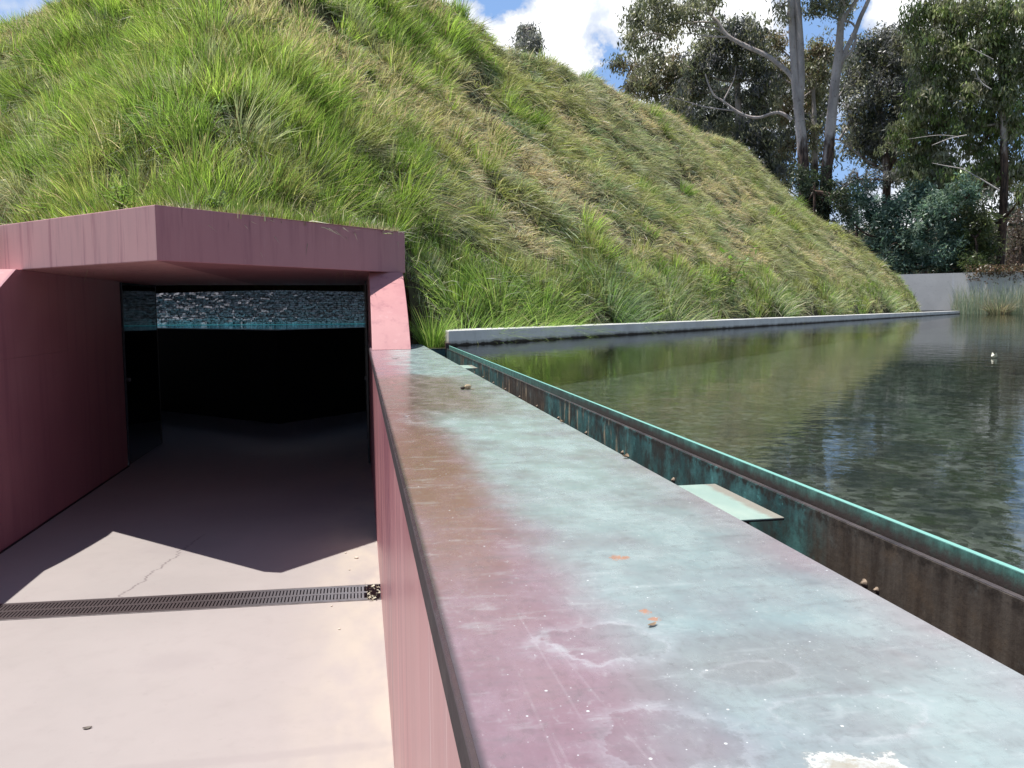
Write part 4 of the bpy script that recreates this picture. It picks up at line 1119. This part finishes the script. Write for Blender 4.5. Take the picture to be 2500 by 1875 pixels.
    tree('big drooping green gum at the right edge with bare white dead twigs', D+2.5,
         [[(2440, 660, .24), (2448, 540, .22), (2452, 430, .20), (2450, 300, .19), (2445, 150, .18), (2446, 40, .16), (2450, -100, .12)]],
         [[(2450, 300, .09), (2410, 200, .06), (2380, 120, .04)], [(2448, 220, .09), (2360, 240, .05), (2300, 250, .03)],
          [(2420, 218, .035, -3.5), (2395, 200, .04, -3.5), (2380, 170, .015, -3.6)], [(2360, 330, .04, -3.2), (2320, 338, .035, -3.2), (2275, 355, .02, -3.2)], [(2340, 334, .025, -3.2), (2290, 330, .02, -3.2), (2215, 340, .012, -3.2)],
          [(2425, 145, .03, -3.4), (2400, 132, .025, -3.4), (2370, 117, .02, -3.4)], [(2350, 412, .035, -3), (2310, 405, .03, -3), (2275, 398, .015, -3)], [(2350, 412, .03, -3), (2400, 440, .04, -3), (2440, 465, .05, -3)]],
         [(2235, 45, 34, 36), (2280, 20, 50, 40), (2340, 30, 60, 50), (2410, 20, 60, 50), (2480, 30, 50, 60), (2245, 100, 34, 50), (2300, 110, 60, 60), (2370, 110, 60, 55), (2440, 110, 60, 60), (2500, 130, 40, 70),
          (2262, 165, 34, 40), (2260, 235, 48, 50), (2320, 200, 50, 55), (2390, 210, 60, 60), (2460, 220, 55, 60), (2240, 290, 40, 45), (2300, 290, 50, 50), (2360, 290, 50, 45), (2430, 300, 50, 45), (2490, 300, 35, 60),
          (2200, 335, 45, 36), (2265, 360, 50, 36), (2240, 400, 46, 40), (2300, 410, 45, 45), (2345, 440, 45, 45), (2440, 390, 50, 36), (2490, 410, 40, 45), (2400, 420, 40, 26), (2260, 455, 50, 40), (2330, 490, 40, 30), (2500, 470, 20, 30), (2380, 350, 40, 30)],
         GLG+GL1, .92, .24, .95, ntw=6, clump=.4)
    tree('tip of a distant gum just showing over the brow of the mound', 50, [[(1290, 300, .12), (1290, 120, .08), (1290, 70, .05)]], [],
         [(1280, 68, 14, 13), (1302, 72, 13, 14), (1290, 88, 20, 14), (1275, 96, 18, 16), (1308, 98, 18, 16), (1290, 112, 30, 16)], [(.3, .3, .3), (.24, .24, .23)], 1.1, .24, .8, ntw=5, r=.02, group='gum trees beyond the mound')
    bb = blobs_px([(x, y, 60, 42, 26+rng.uniform(-3, 3)) for x in range(1990, 2640, 48) for y in (640, 590)], D)
    V, F, C = leaves_in(bb, .35, .4, [(.20, .19, .17), (.15, .17, .12), (.24, .20, .19)], .4, .8)
    tag(link('distant_woods', np_mesh('distant_woods', V, F, C), LEAF), kind='stuff', label='low grey-green woods far beyond the retaining wall')
    HZ = [(.20, .22, .19), (.26, .27, .24), (.16, .18, .16)]
    tree('pale hazy gum far behind, left of the twin-trunked gum', D+16, [[(1690, 420, .2), (1690, 260, .12)]], [],
         [(1620, 300, 60, 60), (1700, 280, 60, 60), (1760, 220, 60, 60), (1740, 320, 70, 60), (1820, 300, 70, 60), (1690, 180, 50, 50), (1870, 250, 50, 60), (1820, 420, 70, 50), (1740, 400, 60, 50)], HZ, .34, .34, .7, clump=.7)
    tree('pale hazy gum far behind, seen between and beyond the two pale gums', D+16, [[(1985, 520, .2), (1985, 300, .12)]], [],
         [(1900, 330, 45, 60), (1905, 430, 40, 50), (1990, 180, 50, 50), (1990, 270, 50, 60), (2070, 210, 40, 50), (1990, 380, 50, 40), (2080, 330, 45, 40), (2090, 150, 40, 40), (1905, 200, 40, 60)], HZ, .34, .34, .7, clump=.7)
    tree('pale hazy gum far behind, between the dark blue-grey gum and the big green gum', D+16, [[(2260, 560, .2), (2255, 300, .12)]], [],
         [(2150, 350, 60, 50), (2220, 400, 60, 50), (2230, 180, 50, 60), (2300, 420, 60, 60), (2380, 460, 60, 50), (2180, 130, 50, 40), (2420, 430, 60, 40), (2470, 520, 50, 40)], HZ, .34, .34, .7, clump=.7)
    # shrubs on the bank above the wall
    def shrub(label, dist, bl, cols, dens=1.1, size=.2, droop=.1):
        return tree(label, dist, [[(bl[0][0], 650, .10), (bl[0][0]+4, bl[0][1]+bl[0][3]*.4, .06), (bl[0][0], bl[0][1], .03)]], [], bl, cols, dens, size, droop, name='shrub', cat='shrub', group='shrubs above the retaining wall', ntw=6, r=.03, clump=.35)
    shrub('blue-grey feathery wattle bush beside the right slope of the mound', D+1.2,
          [(2200, 590, 55, 45), (2140, 530, 55, 50), (2100, 480, 45, 40), (2190, 510, 50, 50), (2250, 560, 50, 55), (2260, 630, 55, 30), (2180, 640, 50, 24), (2310, 620, 50, 35), (2240, 480, 45, 40), (2150, 590, 45, 40), (2320, 560, 40, 50), (2070, 520, 30, 30), (2345, 650, 40, 16), (2360, 470, 35, 40), (2290, 500, 45, 40)], SHB, .95, .22)
    shrub('dark olive rounded bush on the wall top beside the right-hand trunk', D+.3,
          [(2380, 580, 45, 60), (2345, 530, 40, 45), (2400, 540, 35, 45), (2350, 610, 40, 45), (2410, 620, 30, 38), (2380, 640, 50, 22), (2310, 640, 30, 20)], SHD, 1.1, .18)
    shrub('low green bush at the foot of the two pale gums', D-1.5,
          [(1985, 450, 40, 42), (2020, 470, 36, 40), (1960, 440, 30, 36), (2050, 475, 30, 30), (2010, 510, 40, 34), (1975, 500, 30, 30), (2060, 505, 26, 24)], [(.06, .085, .05), (.09, .11, .07)], .8, .2)
    shrub('bare pinkish-brown brush at the far right behind the trunk', D+6,
          [(2490, 560, 40, 60), (2520, 610, 40, 50), (2480, 630, 35, 30), (2430, 640, 30, 20)], [(.17, .12, .11), (.14, .11, .10)], .55, .18)
    shrub('twiggy grey bush in the gap between the leaning gum and the green gum', D+4,
          [(2090, 430, 30, 20), (2130, 440, 36, 22), (2180, 435, 30, 26), (2060, 450, 24, 20)], GLB, .5, .2)
trees()


# ================================================================== small things
def small():
    m = MB()
    def ell(m, c, r, n=10, k=7, ang=0):
        v = []; f = []
        for i in range(k+1):
            th = math.pi*i/k
            for j in range(n):
                a = 2*math.pi*j/n; x, y, z = math.sin(th)*math.cos(a)*r[0], math.sin(th)*math.sin(a)*r[1], math.cos(th)*r[2]
                w = 1+.08*math.sin(a*3+th*2); x, y = x*w, y*w
                v.append((c[0]+x*math.cos(ang)-y*math.sin(ang), c[1]+x*math.sin(ang)+y*math.cos(ang), c[2]+z))
        for i in range(k):
            for j in range(n): f.append((i*n+j, (i+1)*n+j, (i+1)*n+(j+1) % n, i*n+(j+1) % n))
        m.add(v, f)
    # gum nut with its stalk
    t = thing('gum_nut', (.372, 2.96, ZC), 'pale gum nut with a dark cap lying on the copper capping', 'gum nut')
    m = MB(); ell(m, (.380, 2.96, ZC+.0095), (.0135, .010, .0095)); link('nut', m.me('nut', smooth=True), m_plain('nut', (.48, .38, .24), .7, .3, .4, 150), t)
    m = MB(); ell(m, (.362, 2.958, ZC+.006), (.009, .007, .0058)); link('cap', m.me('cap', smooth=True), m_plain('nut_cap', (.06, .045, .03), .7), t)
    V, F = tubes([([(.385, 2.955, ZC+.003), (.395, 2.95, ZC+.002), (.404, 2.948, ZC+.0015)], [.0018, .0014, .001])], 6); link('stalk', np_mesh('stalk', V, F, smooth=True), m_plain('stalk', (.45, .38, .25), .8), t)
    dry = m_plain('dry_leaf', (.28, .20, .13), .7, .3, .4, 90)
    def leaf(x, y, z, l, a, lab, mat=dry, w=.35, curl=.25):
        n = 6; m = MB(); v = []
        for i in range(n+1):
            u = i/n; hw = math.sin(math.pi*min(1, u*1.02))*l*w*.5+.0006; zz = z+.001+curl*l*(u-.5)**2*1.6
            for s in (-1, 0, 1):
                lx, ly = (u-.5)*l, s*hw
                v.append((x+lx*math.cos(a)-ly*math.sin(a), y+lx*math.sin(a)+ly*math.cos(a), zz+(abs(s))*.16*l*w))
        f = [(i*3+j, i*3+j+1, (i+1)*3+j+1, (i+1)*3+j) for i in range(n) for j in (0, 1)]
        tag(link('fallen_leaf', m.add(v, f).me('fallen_leaf', smooth=True), mat, origin=(x, y, z)), lab, 'leaf', 'fallen leaves')
    leaf(.256, .694, ZC, .011, .5, 'small curled brown leaf on the near part of the copper capping')
    leaf(.205, 4.95, ZC, .05, .1, 'thin dark leaf on the far part of the copper capping beyond the gum nut', m_plain('dark_leaf', (.07, .05, .04), .7), .2)
    leaf(-1.10, 3.40, ZF, .035, .2, 'small grey leaf lying alone on the sunlit ramp floor', m_plain('grey_leaf', (.16, .14, .12), .8), .6)
    leaf(3.55, 4.12, ZWAT+.003, .05, 1.3, 'pale cream leaf standing up on the dark pool surface', m_plain('cream_leaf', (.8, .75, .62), .6), .6, 1.2)
    leaf(.118, .782+1.45, ZC, .02, .3, 'tiny pale leaf at the ramp-side edge of the copper capping', m_plain('pale_leaf', (.62, .60, .62), .6), .22)
    leaf(.50, 1.51, ZC+.001, .016, .8, 'curled tan leaf caught on the trough-side edge of the copper capping', dry, .8, .8)
    leaf(.50, 2.02, ZC+.001, .014, 1.8, 'smaller curled tan leaf farther along the trough-side edge of the capping', dry, .8, .8)
    peb = m_plain('pale_pebble', (.62, .55, .46), .8, .2, .2, 60)
    for x, y, s, lab in ((-.056, 5.487, .016, 'largest pale pebble near the tip of the roof shadow on the floor'), (-.13, 5.62, .010, 'small pebble touching the edge of the roof shadow'), (-.10, 5.24, .009, 'pebble midway between the roof shadow and the drain'),
                         (-.19, 4.60, .008, 'tiny pebble just on the near side of the drain'), (-.14, 4.25, .009, 'whitish chip on the floor near the pink wall')):
        m = MB(); ell(m, (x, y, ZF+s*.3), (s, s*.75, s*.4), 9, 6, x*9); tag(link('pebble', m.me('pebble', smooth=True), peb, origin=(x, y, ZF)), lab, 'pebble', 'pebbles on the ramp floor')
small()
